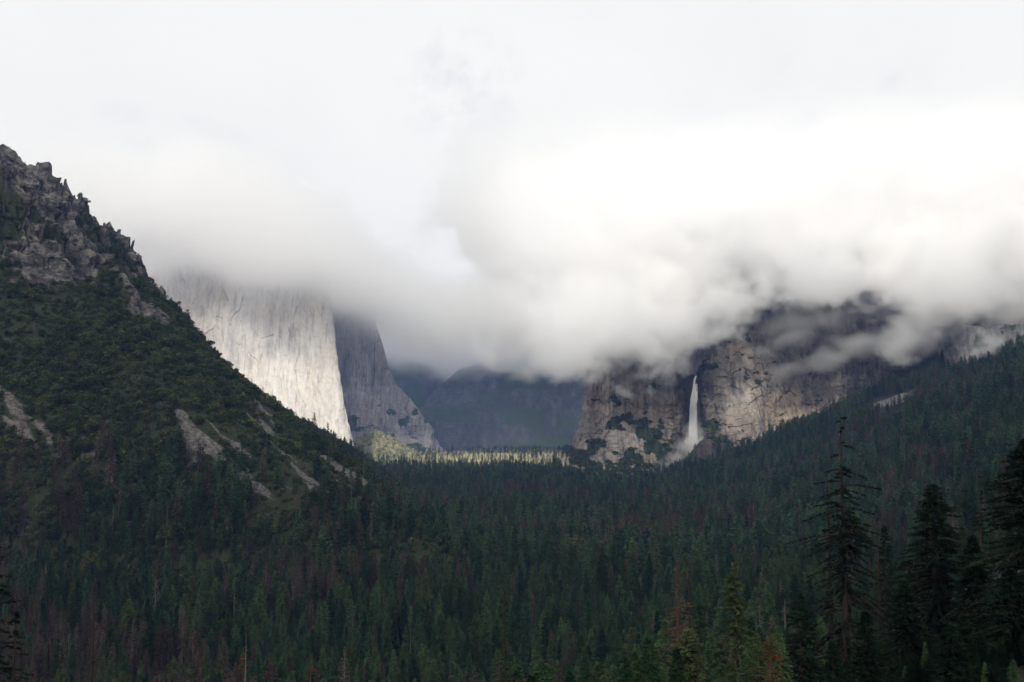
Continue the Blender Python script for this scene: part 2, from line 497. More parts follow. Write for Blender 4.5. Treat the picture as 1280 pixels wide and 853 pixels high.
# sunlit rubble mound at its foot
def mound(name, cx, cy, rx, ry, h, mat, label, cat, vegv, n=90):
    t = np.linspace(-1.25, 1.25, n)
    A, B = np.meshgrid(t, t, indexing='ij')
    X, Y = cx + A * rx, cy + B * ry
    Rr = np.hypot(A, B)
    Z = ground_z(X, Y) - 6 + h * np.clip(1.1 - Rr, 0, 1) ** 1.1 * (1 + 0.5 * fbm(X / 70, Y / 70, 2, 4)) + 0.09 * h * fbm(X / 14, Y / 14, 4, 3) + 0.06 * h * blocks(X / 11, Y / 11, 0.5, 4)[0] + 0.03 * h * blocks(X / 5, Y / 5, 0.5, 8)[0]
    o = link(name, mesh_np(name, np.stack([X, Y, Z], -1).reshape(-1, 3), grid_faces(n, n), mat, False, {"veg": vegv + 0.4 * fbm(X / 50, Y / 50, 5, 4)}))
    tag(o, label, cat, kind="structure")
    return X, Y, Z
p = at(468, 566, 4420)
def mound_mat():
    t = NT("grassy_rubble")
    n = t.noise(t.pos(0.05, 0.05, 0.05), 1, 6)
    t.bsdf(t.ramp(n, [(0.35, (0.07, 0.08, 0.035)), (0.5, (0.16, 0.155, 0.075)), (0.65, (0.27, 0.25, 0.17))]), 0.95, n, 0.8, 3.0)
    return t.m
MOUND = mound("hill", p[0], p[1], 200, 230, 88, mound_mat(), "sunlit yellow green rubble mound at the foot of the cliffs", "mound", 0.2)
p = at(862, 588, 2545)
FALLMOUND = mound("hill", p[0] + 34, p[1], 74, 48, 36, M['wet_rock'], "dark wet rock mound at the foot of the waterfall", "mound", 0.3, 60)

# Bridal wall beside the waterfall, the alcove and the tall cliffs beyond
def X_at(u, Y): return (u - 640) / F * Y
YB = 2620
fallx = X_at(868, YB + 95)
bpath = [(X_at(742, YB + 700), YB + 700), (X_at(731, YB + 300), YB + 300), (X_at(722, YB + 40), YB + 40), (X_at(727, YB - 5), YB - 5), (X_at(760, YB - 25), YB - 25), (X_at(800, YB), YB), (X_at(838, YB), YB + 8),
         (X_at(850, YB), YB + 30), (X_at(856, YB + 90), YB + 95), (X_at(877, YB + 90), YB + 105), (X_at(886, YB), YB + 15), (X_at(905, YB), YB - 20), (X_at(960, YB), YB - 10),
         (X_at(1010, YB), YB - 5), (X_at(1060, YB), YB - 20), (X_at(1110, YB), YB + 10), (X_at(1180, YB), YB + 60), (X_at(1300, YB), YB + 120), (X_at(1500, YB), YB + 240)]
def bridal_top(px, py):
    u = 640 + F * px / py
    v = np.interp(u, [700, 735, 780, 820, 850, 862, 873, 885, 900, 915, 960, 1000, 1040, 1055, 1068, 1085, 1110, 1150, 1200, 1290, 1500],
                  [450, 440, 434, 436, 442, 470, 471, 450, 434, 428, 408, 392, 360, 318, 296, 312, 345, 372, 385, 380, 360])
    return 150 + (528 - v) / F * py + 7 * fbm(px / 30, py / 30, 3, 4)
def bridal_lean(Z, x, y):
    h = np.clip((Z - 30) / 260, 0, 3)
    u = 640 + F * x / y
    return 34 * h * sstep(770, 715, u), 38 * h + 26 * h * sstep(830, 740, u) + 60 * np.clip(h - 1, 0, 3) * sstep(900, 960, u)
def bridal_disp(A, Z, x, y):
    u = 640 + F * x / y
    d = flutes(A, Z, 0.95, 11.0) + 5 * ridged(A / 30, Z / 45, 2, 4) + 5 * blocks(A / 26, Z / 24, 1.5, 21)[0] + 2.5 * blocks(A / 9, Z / 9, 1.5, 33)[0]
    # bulging lower slabs left of the fall and the grey buttress to the right of it
    d = d + 24 * sstep(150, 60, Z + 50 * fbm(A / 80, 0, 5, 3)) * sstep(705, 740, u) * sstep(842, 815, u)
    cz = 150 + (528 - 505) / F * YB
    d = d + 75 * np.clip(1 - ((u - 925) / 30) ** 2, 0, 1) * sstep(cz + 60, cz - 60, Z + 12 * fbm(A / 40, Z / 40, 4, 3))
    al = sstep(842, 856, u) * sstep(892, 878, u)
    return d * (1 - 0.6 * al)
def bridal_veg(A, Z, X, Y):
    u, v = 640 + F * X / Y, 528 - (Z - 150) / Y * F
    n = fbm(X / 45, Z / 30, 7, 5)
    # ledges that climb across the left slab, a dark tangle round the alcove
    l1 = np.exp(-((v - (545 - 0.9 * (u - 745))) / 15) ** 2) * sstep(725, 745, u) * sstep(800, 785, u)
    l2 = np.exp(-((v - (500 + 0.95 * (u - 765))) / 11) ** 2) * sstep(755, 770, u) * sstep(842, 825, u)
    l3 = np.exp(-((v - 555) / 14) ** 2) * sstep(800, 822, u) * sstep(855, 835, u)
    l4 = np.exp(-((u - 882) / 10) ** 2 - ((v - 452) / 14) ** 2) * 1.3
    l5 = np.exp(-((v - (560 - 0.9 * (u - 890))) / 8) ** 2) * sstep(880, 892, u) * sstep(915, 905, u)
    l6 = sstep(532, 560, v) * sstep(955, 985, u)
    l7 = np.exp(-((u - 888) / 12) ** 2 - ((v - 540) / 25) ** 2)
    return 0.10 + (0.5 - 0.22 * sstep(885, 900, u)) * n + 0.4 * fbm(X / 14, Z / 10, 3, 3) + 0.5 * np.clip(l1 + l2 + l3 + l4 + l5 + l6 + 0.8 * l7 + 0.75 * sstep(540, 572, v + 10 * fbm(X / 22, Z / 22, 4, 3)) * sstep(870, 855, u), 0, 1.2)
def bridal_wet(A, Z, X, Y):
    u, v = 640 + F * X / Y, 528 - (Z - 150) / Y * F
    n = 9 * fbm(X / 30, Z / 60, 5, 4)
    a = sstep(838, 852, u + n) * sstep(894, 884, u + n) * sstep(455, 470, v)
    b = sstep(812, 850, u + n) * sstep(520, 560, v) * sstep(930, 880, u) * 0.8
    c_ = np.exp(-((u - 876) / 12) ** 2 - ((v - 540) / 35) ** 2)
    return np.clip(np.maximum(np.maximum(a, b), c_), 0, 1)
BRP, BRV = cliff("cliff", bpath, -10, 700, 250, 900, bridal_lean, bridal_disp, M['tan_rock'], "tan and grey granite cliffs around the waterfall, rising into cloud", veg=bridal_veg, top=bridal_top, wet=bridal_wet)

# higher rock behind, glimpsed through gaps in the cloud
def back_top(px, py):
    u = 640 + F * px / py
    v = np.interp(u, [800, 890, 905, 925, 955, 1000, 1100, 1180, 1240, 1270, 1290, 1400], [425, 390, 330, 318, 330, 370, 360, 350, 330, 300, 290, 280])
    return 150 + (528 - v) / F * py + 9 * fbm(px / 40, py / 40, 6, 4)
cliff("cliff", [(X_at(800, 3100), 3100), (X_at(850, 2990), 2990), (X_at(880, 2980), 2980), (X_at(920, 2960), 2960), (X_at(1000, 2980), 2980), (X_at(1150, 2990), 2990), (X_at(1420, 2960), 2960)], 150, 700, 120, 320,
      lambda Z, x, y: (0 * Z, 0.3 * (Z - 150)), lambda A, Z, x, y: flutes(A, Z, 1.1, 21.0), M['grey_rock'], "dark rock face showing through a gap in the cloud above the waterfall",
      veg=lambda A, Z, X, Y: 0.3 + 0.4 * fbm(X / 60, Z / 60, 3, 4), top=back_top)

# small outcrop high on the wooded slope
p = at(1222, 470, 2230)
oz = ground_z(p[0], p[1])
cliff("cliff", [(p[0] - 34, p[1] + 80), (p[0] - 30, p[1] + 8), (p[0] - 10, p[1] - 8), (p[0] + 60, p[1] - 4), (p[0] + 150, p[1] + 10), (p[0] + 240, p[1] + 60)], oz - 25, 0, 60, 160,
      lambda Z, x, y: (0 * Z, 0.15 * (Z - oz)), lambda A, Z, x, y: 0.25 * flutes(A, Z, 1, 31.0) + 3 * ridged(A / 18, Z / 30, 3, 3), M['dark_outcrop'], "small grey rock outcrop high on the wooded slope beneath the cloud",
      veg=lambda A, Z, X, Y: 0.28 + 0.4 * fbm(X / 30, Z / 30, 3, 4), top=lambda px, py: 150 + (528 - 408 - 6 * fbm(px / 40, py / 40, 1, 3)) / F * py)

# wooded mountains closing the valley
def far_ridge(prof, Y, depth, label, seed):
    u = np.linspace(prof[0][0], prof[-1][0], 220)
    v = np.interp(u, [q[0] for q in prof], [q[1] for q in prof])
    X = (u - 640) / F * Y
    Zr = 150 + (528 - v) / F * Y
    t = np.concatenate([np.linspace(-0.4, 0, 20)[:-1], np.linspace(0, 1, 90)])
    Xg = X[:, None] + 0 * t[None]
    Yg = Y - depth * t[None] + 0 * Xg
    Zg = Zr[:, None] * (1 - np.abs(t[None]) ** 1.15) + 0 * Xg
    w = np.clip(np.abs(t) * 5, 0, 1)[None]
    Zg = Zg + w * (130 * ridged(Xg / 380, Yg / 900, seed, 5) + 14 * fbm(Xg / 40, Yg / 40, seed, 4)) * np.clip(1.15 - t[None], 0, 1) - 8
    o = link("mountain", mesh_np("mountain", np.stack([Xg, Yg, Zg], -1).reshape(-1, 3), grid_faces(*Xg.shape), M['blue_forest'], False, {"veg": 0.45 + 0.5 * fbm(Xg / 160, Zg / 100, seed, 4)}))
    tag(o, label, "mountain", kind="structure")
far_ridge([(300, 380), (440, 395), (480, 410), (520, 428), (560, 445), (600, 470), (660, 520), (720, 562)], 7200, 900, "dim blue ridge behind the grey cliff at the end of the valley", 3.0)
far_ridge([(500, 560), (525, 528), (540, 500), (556, 478), (572, 462), (600, 452), (660, 448), (720, 455), (790, 440), (860, 420), (1000, 420)], 6600, 1100, "dark blue wooded mountain closing the far end of the valley", 8.0)

# ------------------------------------------------------------------ tree builders
def rhombi(base, tip, width, side):
    """quads: base, base+mid+side, tip, base+mid-side"""
    n = len(base)
    mid = base * 0.45 + tip * 0.55
    V = np.stack([base, mid + side * width[:, None], tip, mid - side * width[:, None]], 1).reshape(-1, 3)
    return V, np.arange(n * 4).reshape(n, 4)

def unit(v): return v / (np.linalg.norm(v, axis=-1, keepdims=True) + 1e-9)

def conifer_parts(seed, H, Rad, nb, sprays, size, base=0.12, power=0.8, droop=0.25, keepfn=None, wood_branches=False, sides=6, gap=0.0, lean=0.0, trunk_r=None, lump=0.25):
    r = np.random.default_rng(seed)
    t = base + (1 - base) * np.sort(r.random(nb)) ** 0.92
    az = r.random(nb) * 2 * np.pi
    sec = 0.75 + lump * np.sin(az * 2 + r.random() * 6) + 0.2 * np.sin(az * 3 + t * 9)
    L = Rad * ((1 - t) ** power) * (0.55 + 0.6 * r.random(nb)) * sec + (0.03 * H * r.random(nb) + 0.012 * H) * np.clip((1 - t) * 5, 0.12, 1)
    lo = sstep(base - 0.02, base + 0.2, t)
    L = L * (0.5 + 0.5 * lo)
    if keepfn is not None:
        kmask, lmul = keepfn(t, r)
        t, az, L = t[kmask], az[kmask], (L * lmul)[kmask]
    if gap: 
        kmask = r.random(len(t)) > gap
        t, az, L = t[kmask], az[kmask], L[kmask]
    n = len(t)
    dirs = np.stack([np.cos(az), np.sin(az), np.zeros(n)], 1)
    lx = lean * H * t ** 2
    org = np.stack([lx, 0 * t, H * t], 1)
    up = (0.35 - 0.9 * (1 - t)) * droop * 2 + r.normal(0, 0.14, n)
    def along(i, s):
        return org[i] + dirs[i] * (L[i] * s)[:, None] + np.stack([0 * s, 0 * s, L[i] * (up[i] * s - droop * 0.9 * s * s + 0.28 * droop * s ** 4)], 1)
    # sprays
    k = np.maximum(1, (sprays * (0.35 + L / max(L.max(), 1e-6)))).astype(int)
    idx = np.repeat(np.arange(n), k)
    s = 0.12 + 0.88 * r.random(len(idx)) ** 0.75
    c = along(idx, s)
    lat = np.stack([-dirs[idx][:, 1], dirs[idx][:, 0], 0 * s], 1)
    sgn = np.where(r.random(len(idx)) < 0.5, -1, 1)
    d = dirs[idx] * (0.5 + 0.6 * r.random(len(idx)))[:, None] + lat * (sgn * (0.2 + 0.9 * r.random(len(idx))))[:, None] + np.stack([0 * s, 0 * s, r.normal(-0.22, 0.42, len(idx))], 1)
    d = unit(d)
    ln = size * (0.6 + 0.8 * r.random(len(idx))) * (1.1 - 0.45 * s)
    nrm = unit(np.stack([r.normal(0, 0.9, len(idx)), r.normal(0, 0.9, len(idx)), np.ones(len(idx))], 1))
    side = unit(np.cross(d, nrm))
    FV, FF = rhombi(c - d * (ln * 0.3)[:, None], c + d * (ln * 0.9)[:, None], ln * (0.13 + 0.12 * r.random(len(idx))), side)
    # leader tuft
    # trunk
    tr = trunk_r or H * 0.012 + 0.08
    zz = np.linspace(0, 1, 9)
    an = np.linspace(0, 2 * np.pi, sides, endpoint=False)
    rad = tr * (1 - zz) ** 0.85 + 0.02 + tr * 0.35 * np.exp(-zz * 25)
    TV = np.stack([lean * H * zz[:, None] ** 2 + rad[:, None] * np.cos(an), rad[:, None] * np.sin(an) + 0 * zz[:, None], (H * zz)[:, None] + 0 * an], -1).reshape(-1, 3)
    i = np.arange(8)[:, None] * sides
    j = np.arange(sides)[None]
    TF = np.stack([(i + j), (i + (j + 1) % sides), (i + sides + (j + 1) % sides), (i + sides + j)], -1).reshape(-1, 4)
    WV, WF = [TV], [TF]
    if wood_branches:
        off = len(TV)
        for b in range(n):
            ss = np.linspace(0, 1, 5)
            pth = along(np.full(5, b), ss)
            pth[1:] += r.normal(0, 0.05 * L[b], (4, 3)) * ss[1:, None]
            br = (0.12 * tr + 0.015 + 0.012 * L[b]) * (1 - 0.85 * ss)
            la = np.array([-dirs[b][1], dirs[b][0], 0])
            ring = np.stack([pth + la * br[:, None], pth - la * br[:, None] * 0.5 + np.array([0, 0, 1]) * br[:, None] * 0.87, pth - la * br[:, None] * 0.5 - np.array([0, 0, 1]) * br[:, None] * 0.87], 1).reshape(-1, 3)
            ii = np.arange(4)[:, None] * 3; jj = np.arange(3)[None]
            WV.append(ring)
            WF.append(np.stack([ii + jj, ii + (jj + 1) % 3, ii + 3 + (jj + 1) % 3, ii + 3 + jj], -1).reshape(-1, 4) + off)
            off += 15
    return FV, FF, np.concatenate(WV), np.concatenate(WF)

def combined(name, parts, fmat, wmat):
    FV, FF, WV, WF = parts
    me = mesh_np(name, np.concatenate([FV, WV]), np.concatenate([FF, WF + len(FV)]))
    me.materials.append(fmat); me.materials.append(wmat)
    idx = np.zeros(len(FF) + len(WF), np.int32); idx[len(FF):] = 1
    me.polygons.foreach_set("material_index", idx)
    return me

def blob_parts(seed, Rx, H, n, size, trunk=0.2):
    r = np.random.default_rng(seed)
    nl = 7
    lc = np.stack([r.normal(0, 0.42, nl), r.normal(0, 0.42, nl), 0.55 + r.normal(0, 0.17, nl)], 1)
    lr = 0.32 + 0.22 * r.random(nl)
    i = r.integers(0, nl, n)
    dv = unit(r.normal(0, 1, (n, 3)))
    c = lc[i] + dv * (lr[i] * (0.7 + 0.35 * r.random(n)))[:, None]
    c = c * np.array([Rx, Rx, H])
    c[:, 2] = np.maximum(c[:, 2], 0.06 * H)
    d = unit(dv * 0.4 + r.normal(0, 1, (n, 3)))
    nr = unit(dv + r.normal(0, 0.5, (n, 3)))
    side = unit(np.cross(d, nr))
    ln = size * (0.6 + 0.8 * r.random(n))
    FV, FF = rhombi(c - d * ln[:, None] * 0.5, c + d * ln[:, None] * 0.5, ln * 0.4, side)
    zz = np.linspace(0, 0.6, 4)
    an = np.linspace(0, 2 * np.pi, 5, endpoint=False)
    rad = 0.06 * Rx * (1 - zz)
    TV = np.stack([rad[:, None] * np.cos(an), rad[:, None] * np.sin(an) + 0 * zz[:, None], (H * zz)[:, None] + 0 * an], -1).reshape(-1, 3)
    ii = np.arange(3)[:, None] * 5; j = np.arange(5)[None]
    TF = np.stack([(ii + j), (ii + (j + 1) % 5), (ii + 5 + (j + 1) % 5), (ii + 5 + j)], -1).reshape(-1, 4)
    return FV, FF, TV, TF

# low detail trees for the mass of the forest (height 30 m)
PROTO = []          # (mesh, kind name)
def proto(me):
    o = bpy.data.objects.new(me.name, me)
    PROTO.append(o)
for q in range(4): proto(combined("fir_far", conifer_parts(100 + q, 30, 4.6 + 0.5 * q, 170, 6, 1.9, base=0.06), M['fir'], M['bark']))              # 0-3
for q in range(3): proto(combined("pine_far", conifer_parts(200 + q, 30, 5.2 + 0.4 * q, 140, 7, 2.1, base=0.2, power=0.55), M['fir_warm'], M['bark']))      # 4-6
for q in range(3): proto(combined("dead_far", conifer_parts(300 + q, 30, 4.2, 150, 4.5, 1.5, base=0.12, gap=0.15), M['dead'], M['bark']))   # 7-9
for q in range(2): proto(combined("grey_far", conifer_parts(400 + q, 30, 3.6, 120, 3.0, 1.2, base=0.2, gap=0.2), M['grey'], M['bark_grey']))    # 10-11
proto(combined("orange_far", conifer_parts(500, 30, 4.4, 150, 5, 1.7, base=0.12), M['orange'], M['bark_red']))    # 12
for q in range(3): proto(combined("oak_far", blob_parts(600 + q, 5, 7, 420, 1.15), M['oak'], M['bark']))      # 13-15
proto(combined("pale_oak_far", blob_parts(610, 5, 8, 320, 1.3), M['pale_oak'], M['bark']))        # 16
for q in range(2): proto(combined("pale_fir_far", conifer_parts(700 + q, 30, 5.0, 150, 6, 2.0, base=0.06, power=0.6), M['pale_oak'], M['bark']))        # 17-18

NEAR_OF = {}
for k_, o_ in ((0, conifer_parts(1000, 30, 4.6, 420, 22, 0.75, base=0.06)), (1, conifer_parts(1001, 30, 5.1, 420, 22, 0.75, base=0.06)), (4, conifer_parts(1100, 30, 5.2, 300, 24, 0.85, base=0.25, power=0.55)),
               (7, conifer_parts(1200, 30, 4.1, 300, 12, 0.65, base=0.15, gap=0.25, wood_branches=True))):
    NEAR_OF[k_] = len(PROTO)
    proto(combined("near_conifer", o_, [M['fir'], M['fir'], None, None, M['fir_warm'], None, None, M['dead']][k_], M['bark']))
NEAR_OF[99] = len(PROTO); proto(combined('near_dark_fir', conifer_parts(1002, 30, 5.4, 420, 24, 0.9, base=0.04), M['fir_dark'], M['bark']))
# ------------------------------------------------------------------ scatter the forest
def jitter_grid(y0, y1, sp, tanmax=0.62):
    ys = np.arange(y0, y1, sp)
    P = []
    for y in ys:
        w = tanmax * y + 60
        xs = np.arange(-w, w, sp)
        P.append(np.stack([xs, np.full_like(xs, y)], 1))
    P = np.concatenate(P)
    return P + RNG.uniform(-0.5, 0.5, P.shape) * sp
pts = np.concatenate([jitter_grid(20, 300, 7.5, 0.75), jitter_grid(300, 900, 7.6), jitter_grid(900, 1800, 8.6), jitter_grid(1800, 3000, 10.5), jitter_grid(3000, 5600, 15)])
x, y = pts[:, 0], pts[:, 1]
zg, zm = ground_z(x, y), mountain_z(x, y)
s_, d_ = sd(x, y)
on_m = zm > zg
z = np.maximum(zg, zm)
veg = veg_mountain(s_, d_)
scr = np.where(on_m, scree_mountain(s_, d_), scree_ground(x, y))
h_above = np.interp(s_, RS, RZ) * 0 + zm
treezone = np.where(on_m, sstep(150, 60, zm + 45 * fbm(x / 110, y / 110, 2.6, 3)) * sstep(1000, 700, s_), 1.0)
treezone = np.maximum(treezone, np.where(zm < 420, 0.04, 0.0))
keep = RNG.random(len(x)) < treezone
keep &= scr < 0.35
keep &= ~((y > YB - 25) & (x > X_at(715, YB)) & (y < 3500))           # behind the waterfall cliffs
keep &= ~((y > 3860) & (x < nose0[0] + 30))
keep &= ~((y > 4800) & (x < -200))
keep &= np.hypot(x, y) > 26
keep &= ~((y < 105) & (np.abs(x / np.maximum(y, 1)) < 0.62))            # the viewpoint's cleared foreground
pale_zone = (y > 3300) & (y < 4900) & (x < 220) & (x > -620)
thin = 0.16 + 0.55 * sstep(0.1, 0.5, fbm(x / 70, y / 70, 4.1, 3))
keep &= RNG.random(len(x)) > thin * 0.45
keep &= ~((fbm(x / 95, y / 95, 14.1, 3) > 0.5) & (RNG.random(len(x)) < 0.75))
keep &= ~(pale_zone & (RNG.random(len(x)) < 0.5))
dead_n = fbm(x / 170, y / 170, 6.6, 4) + 0.25 * fbm(x / 40, y / 40, 1.6, 2)
rr = RNG.random(len(x))
near_l = sstep(300, -500, x) * sstep(2200, 900, y)
dead_p = np.clip(0.07 + 0.72 * sstep(0.02, 0.5, dead_n + 0.26 * near_l), 0, 0.78)
warm_n = fbm(x / 230, y / 230, 12.2, 3)
kind = np.where(rr < dead_p, RNG.integers(7, 10, len(x)), np.where(RNG.random(len(x)) < 0.2 + 0.3 * sstep(-0.2, 0.4, warm_n), RNG.integers(4, 7, len(x)), RNG.integers(0, 4, len(x))))
q = RNG.random(len(x))
hillside = sstep(250, 500, x) * sstep(1200, 1700, y)
kind = np.where(q < 0.016 + 0.07 * hillside, RNG.integers(10, 12, len(x)), kind)
kind = np.where(q > 0.996, 12, kind)
kind = np.where((q > 0.955) & (q < 0.985), RNG.integers(13, 16, len(x)), kind)
kind = np.where((q > 0.985) & (q < 0.9875), 16, kind)
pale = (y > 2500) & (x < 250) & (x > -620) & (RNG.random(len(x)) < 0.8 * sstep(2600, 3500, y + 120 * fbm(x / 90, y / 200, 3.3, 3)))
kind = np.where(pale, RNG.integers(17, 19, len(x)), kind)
sc = (0.36 + 0.70 * RNG.random(len(x)) ** 1.2) * (1 + 0.38 * fbm(x / 75, y / 75, 3.9, 3))
BUSHY = (kind >= 13) & (kind <= 16)
sc = sc * np.where(BUSHY, 1.0, 1.12)
sc = np.where(kind >= 17, sc * 0.5, sc)
sc = np.where(y > 3000, sc * 0.95, sc)
sc = np.where(on_m & (zm > 120), sc * 0.7, sc)
X, Y, Z, KIND, SC = x[keep], y[keep], z[keep], kind[keep], sc[keep]
HT = np.where((KIND >= 13) & (KIND <= 16), 7, 30) * SC

# which of them show largest
u0, v0 = project(np.stack([X, Y, Z], 1))
u1, v1 = project(np.stack([X, Y, Z + HT], 1))
# near the viewpoint only the trees that the foreground really has (built one by one below) stand high
ok = ~((Y < 420) & (v1 < np.where(u1 > 760, 765, 800))) & ~((Y < 800) & (KIND >= 13))
X, Y, Z, KIND, SC, HT, u0, v0, u1, v1 = [q_[ok] for q_ in (X, Y, Z, KIND, SC, HT, u0, v0, u1, v1)]
inside = (u1 > -8) & (u1 < 1288) & (v1 < 832) & (KIND < 13)
size_px = np.minimum(v0, 853) - v1
size_px = np.where(inside, size_px, 0)
order = np.argsort(-size_px)
N_IND = 268
big = order[:N_IND]
rest = np.ones(len(X), bool); rest[big] = False

# ------------------------------------------------------------------ geometry nodes: one object of many small plants
def scatter(name, P, rot, scl, knd, kinds, label, cat):
    used = sorted(set(int(k) for k in knd))
    me = bpy.data.meshes.new(name)
    me.vertices.add(len(P))
    me.vertices.foreach_set("co", np.asarray(P, np.float32).ravel())
    for nm, a, ty in (("rot", rot, 'FLOAT'), ("scl", scl, 'FLOAT'), ("wid", scl * RNG.uniform(0.95, 1.55, len(P)), 'FLOAT'), ("knd", knd, 'INT')):
        at_ = me.attributes.new(nm, ty, 'POINT')
        at_.data.foreach_set("value", np.asarray(a, np.int32 if ty == 'INT' else np.float32))
    o = link(name, me)
    ng = bpy.data.node_groups.new(name, 'GeometryNodeTree')
    ng.interface.new_socket("Geometry", in_out='INPUT', socket_type='NodeSocketGeometry')
    ng.interface.new_socket("Geometry", in_out='OUTPUT', socket_type='NodeSocketGeometry')
    N, Lk = ng.nodes, ng.links
    gi, go = N.new("NodeGroupInput"), N.new("NodeGroupOutput")
    def named(nm, ty):
        a = N.new("GeometryNodeInputNamedAttribute"); a.data_type = ty; a.inputs[0].default_value = nm
        return a.outputs[0]
    a_rot, a_scl, a_wid, a_knd = named("rot", 'FLOAT'), named("scl", 'FLOAT'), named("wid", 'FLOAT'), named("knd", 'INT')
    cr = N.new("ShaderNodeCombineXYZ"); Lk.new(a_rot, cr.inputs[2])
    cs = N.new("ShaderNodeCombineXYZ"); Lk.new(a_wid, cs.inputs[0]); Lk.new(a_wid, cs.inputs[1]); Lk.new(a_scl, cs.inputs[2])
    m2p = N.new("GeometryNodeMeshToPoints"); Lk.new(gi.outputs[0], m2p.inputs[0])
    jn = N.new("GeometryNodeJoinGeometry")
    for k in used:
        oi = N.new("GeometryNodeObjectInfo"); oi.inputs["Object"].default_value = kinds[k]
        cmp = N.new("FunctionNodeCompare"); cmp.data_type = 'INT'; cmp.operation = 'EQUAL'
        Lk.new(a_knd, cmp.inputs[2]); cmp.inputs[3].default_value = k
        ip = N.new("GeometryNodeInstanceOnPoints")
        Lk.new(m2p.outputs[0], ip.inputs["Points"]); Lk.new(cmp.outputs[0], ip.inputs["Selection"])
        Lk.new(oi.outputs["Geometry"], ip.inputs["Instance"]); Lk.new(cr.outputs[0], ip.inputs["Rotation"]); Lk.new(cs.outputs[0], ip.inputs["Scale"])
        Lk.new(ip.outputs[0], jn.inputs[0])
    Lk.new(jn.outputs[0], go.inputs[0])
    md = o.modifiers.new("scatter", 'NODES'); md.node_group = ng
    tag(o, label, cat, kind="stuff")
    return o
KR = KIND.copy()
nr_ = Y < 950
for a_, b_, c_ in ((0, 2, 0), (2, 4, 1), (4, 7, 4), (7, 10, 7)):
    KR = np.where(nr_ & (KIND >= a_) & (KIND < b_), NEAR_OF[c_], KR)
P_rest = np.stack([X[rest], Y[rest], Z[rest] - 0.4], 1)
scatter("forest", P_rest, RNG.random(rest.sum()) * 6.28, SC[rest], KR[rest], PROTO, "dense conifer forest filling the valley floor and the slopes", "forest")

# shrubs on the mountainside, the cliffs' ledges and the rubble
A = MS.size
mm = (MZ > MG + 1) & (VEGM > 0.42) & (SCRM < 0.4) & (MD > -25)
ii = np.flatnonzero(mm.ravel())
area = np.gradient(MS, axis=0).ravel()[ii] * np.gradient(MD, axis=1).ravel()[ii]
pick = ii[RNG.random(len(ii)) < area / 21.0 * np.clip(VEGM.ravel()[ii] * 1.5, 0, 1) * np.where(MD.ravel()[ii] > 480, 0.5, 1)]
SP = np.stack([MX2.ravel()[pick], MY2.ravel()[pick], MZ.ravel()[pick] - 0.7], 1)
SP[:, :2] += RNG.uniform(-3, 3, (len(pick), 2))
ss = RNG.uniform(0.3, 1.05, len(pick)) * np.where(RNG.random(len(pick)) < 0.12, 1.6, 1) * (1 + 0.3 * fbm(SP[:, 0] / 60, SP[:, 1] / 60, 3, 2))
hi = sstep(230, 420, SP[:, 2])
ss = ss * (1 - 0.4 * hi)
sk = RNG.integers(13, 16, len(pick))
BV = BRV[:, :-3].ravel(); BPp = BRP[:, :-3].reshape(-1, 3)
ji = np.flatnonzero((BV > 0.5) & (BPp[:, 2] > 5))
jp = ji[RNG.random(len(ji)) < 0.10]
SP = np.concatenate([SP, BPp[jp] + np.array([0, -2.0, -2.0])])
jk_ = 0
ss = np.concatenate([ss, RNG.uniform(0.2, 0.65, len(jp))]); sk = np.concatenate([sk, np.where(RNG.random(len(jp)) < 0.03, 16, np.where(RNG.random(len(jp)) < 0.6, RNG.integers(13, 16, len(jp)), RNG.integers(0, 4, len(jp))))])
ku = RNG.choice(MOUND[0].size, 420)
ss = np.where(sk < 13, ss * 0.5, ss)
hm = (MOUND[2] - ground_z(MOUND[0], MOUND[1])).ravel()[ku] > 4
SP = np.concatenate([SP, np.stack([m.ravel()[ku][hm] for m in MOUND], 1)])
ss = np.concatenate([ss, RNG.uniform(0.6, 1.3, hm.sum())]); sk = np.concatenate([sk, np.full(hm.sum(), 16)])
ns_ = 24000
ny_ = 14 + 330 * RNG.random(ns_) ** 1.3
nx_ = RNG.uniform(-1, 1, ns_) * (0.62 * ny_ + 75)
uo_, vo_ = project(np.stack([nx_, ny_, ground_z(nx_, ny_) + 5], 1))
ko_ = (np.abs(nx_) > 0.55 * ny_) | (vo_ > 800) | (ny_ > 90)
nx_, ny_ = nx_[ko_ & (np.hypot(nx_, ny_) > 16)], ny_[ko_ & (np.hypot(nx_, ny_) > 16)]
ns_ = len(nx_)
SP = np.concatenate([SP, np.stack([nx_, ny_, ground_z(nx_, ny_) - 0.3], 1)])
ss = np.concatenate([ss, RNG.uniform(0.05, 0.17, ns_) * np.clip((np.hypot(nx_, ny_) - 20) / 70, 0.12, 1)]); sk = np.concatenate([sk, np.where(RNG.random(ns_) < 0.85, NEAR_OF[99], NEAR_OF[1])])
scatter("shrubs", SP, RNG.random(len(SP)) * 6.28, ss, sk, PROTO, "dark green shrubs covering the mountainside and the cliff ledges", "shrubs")

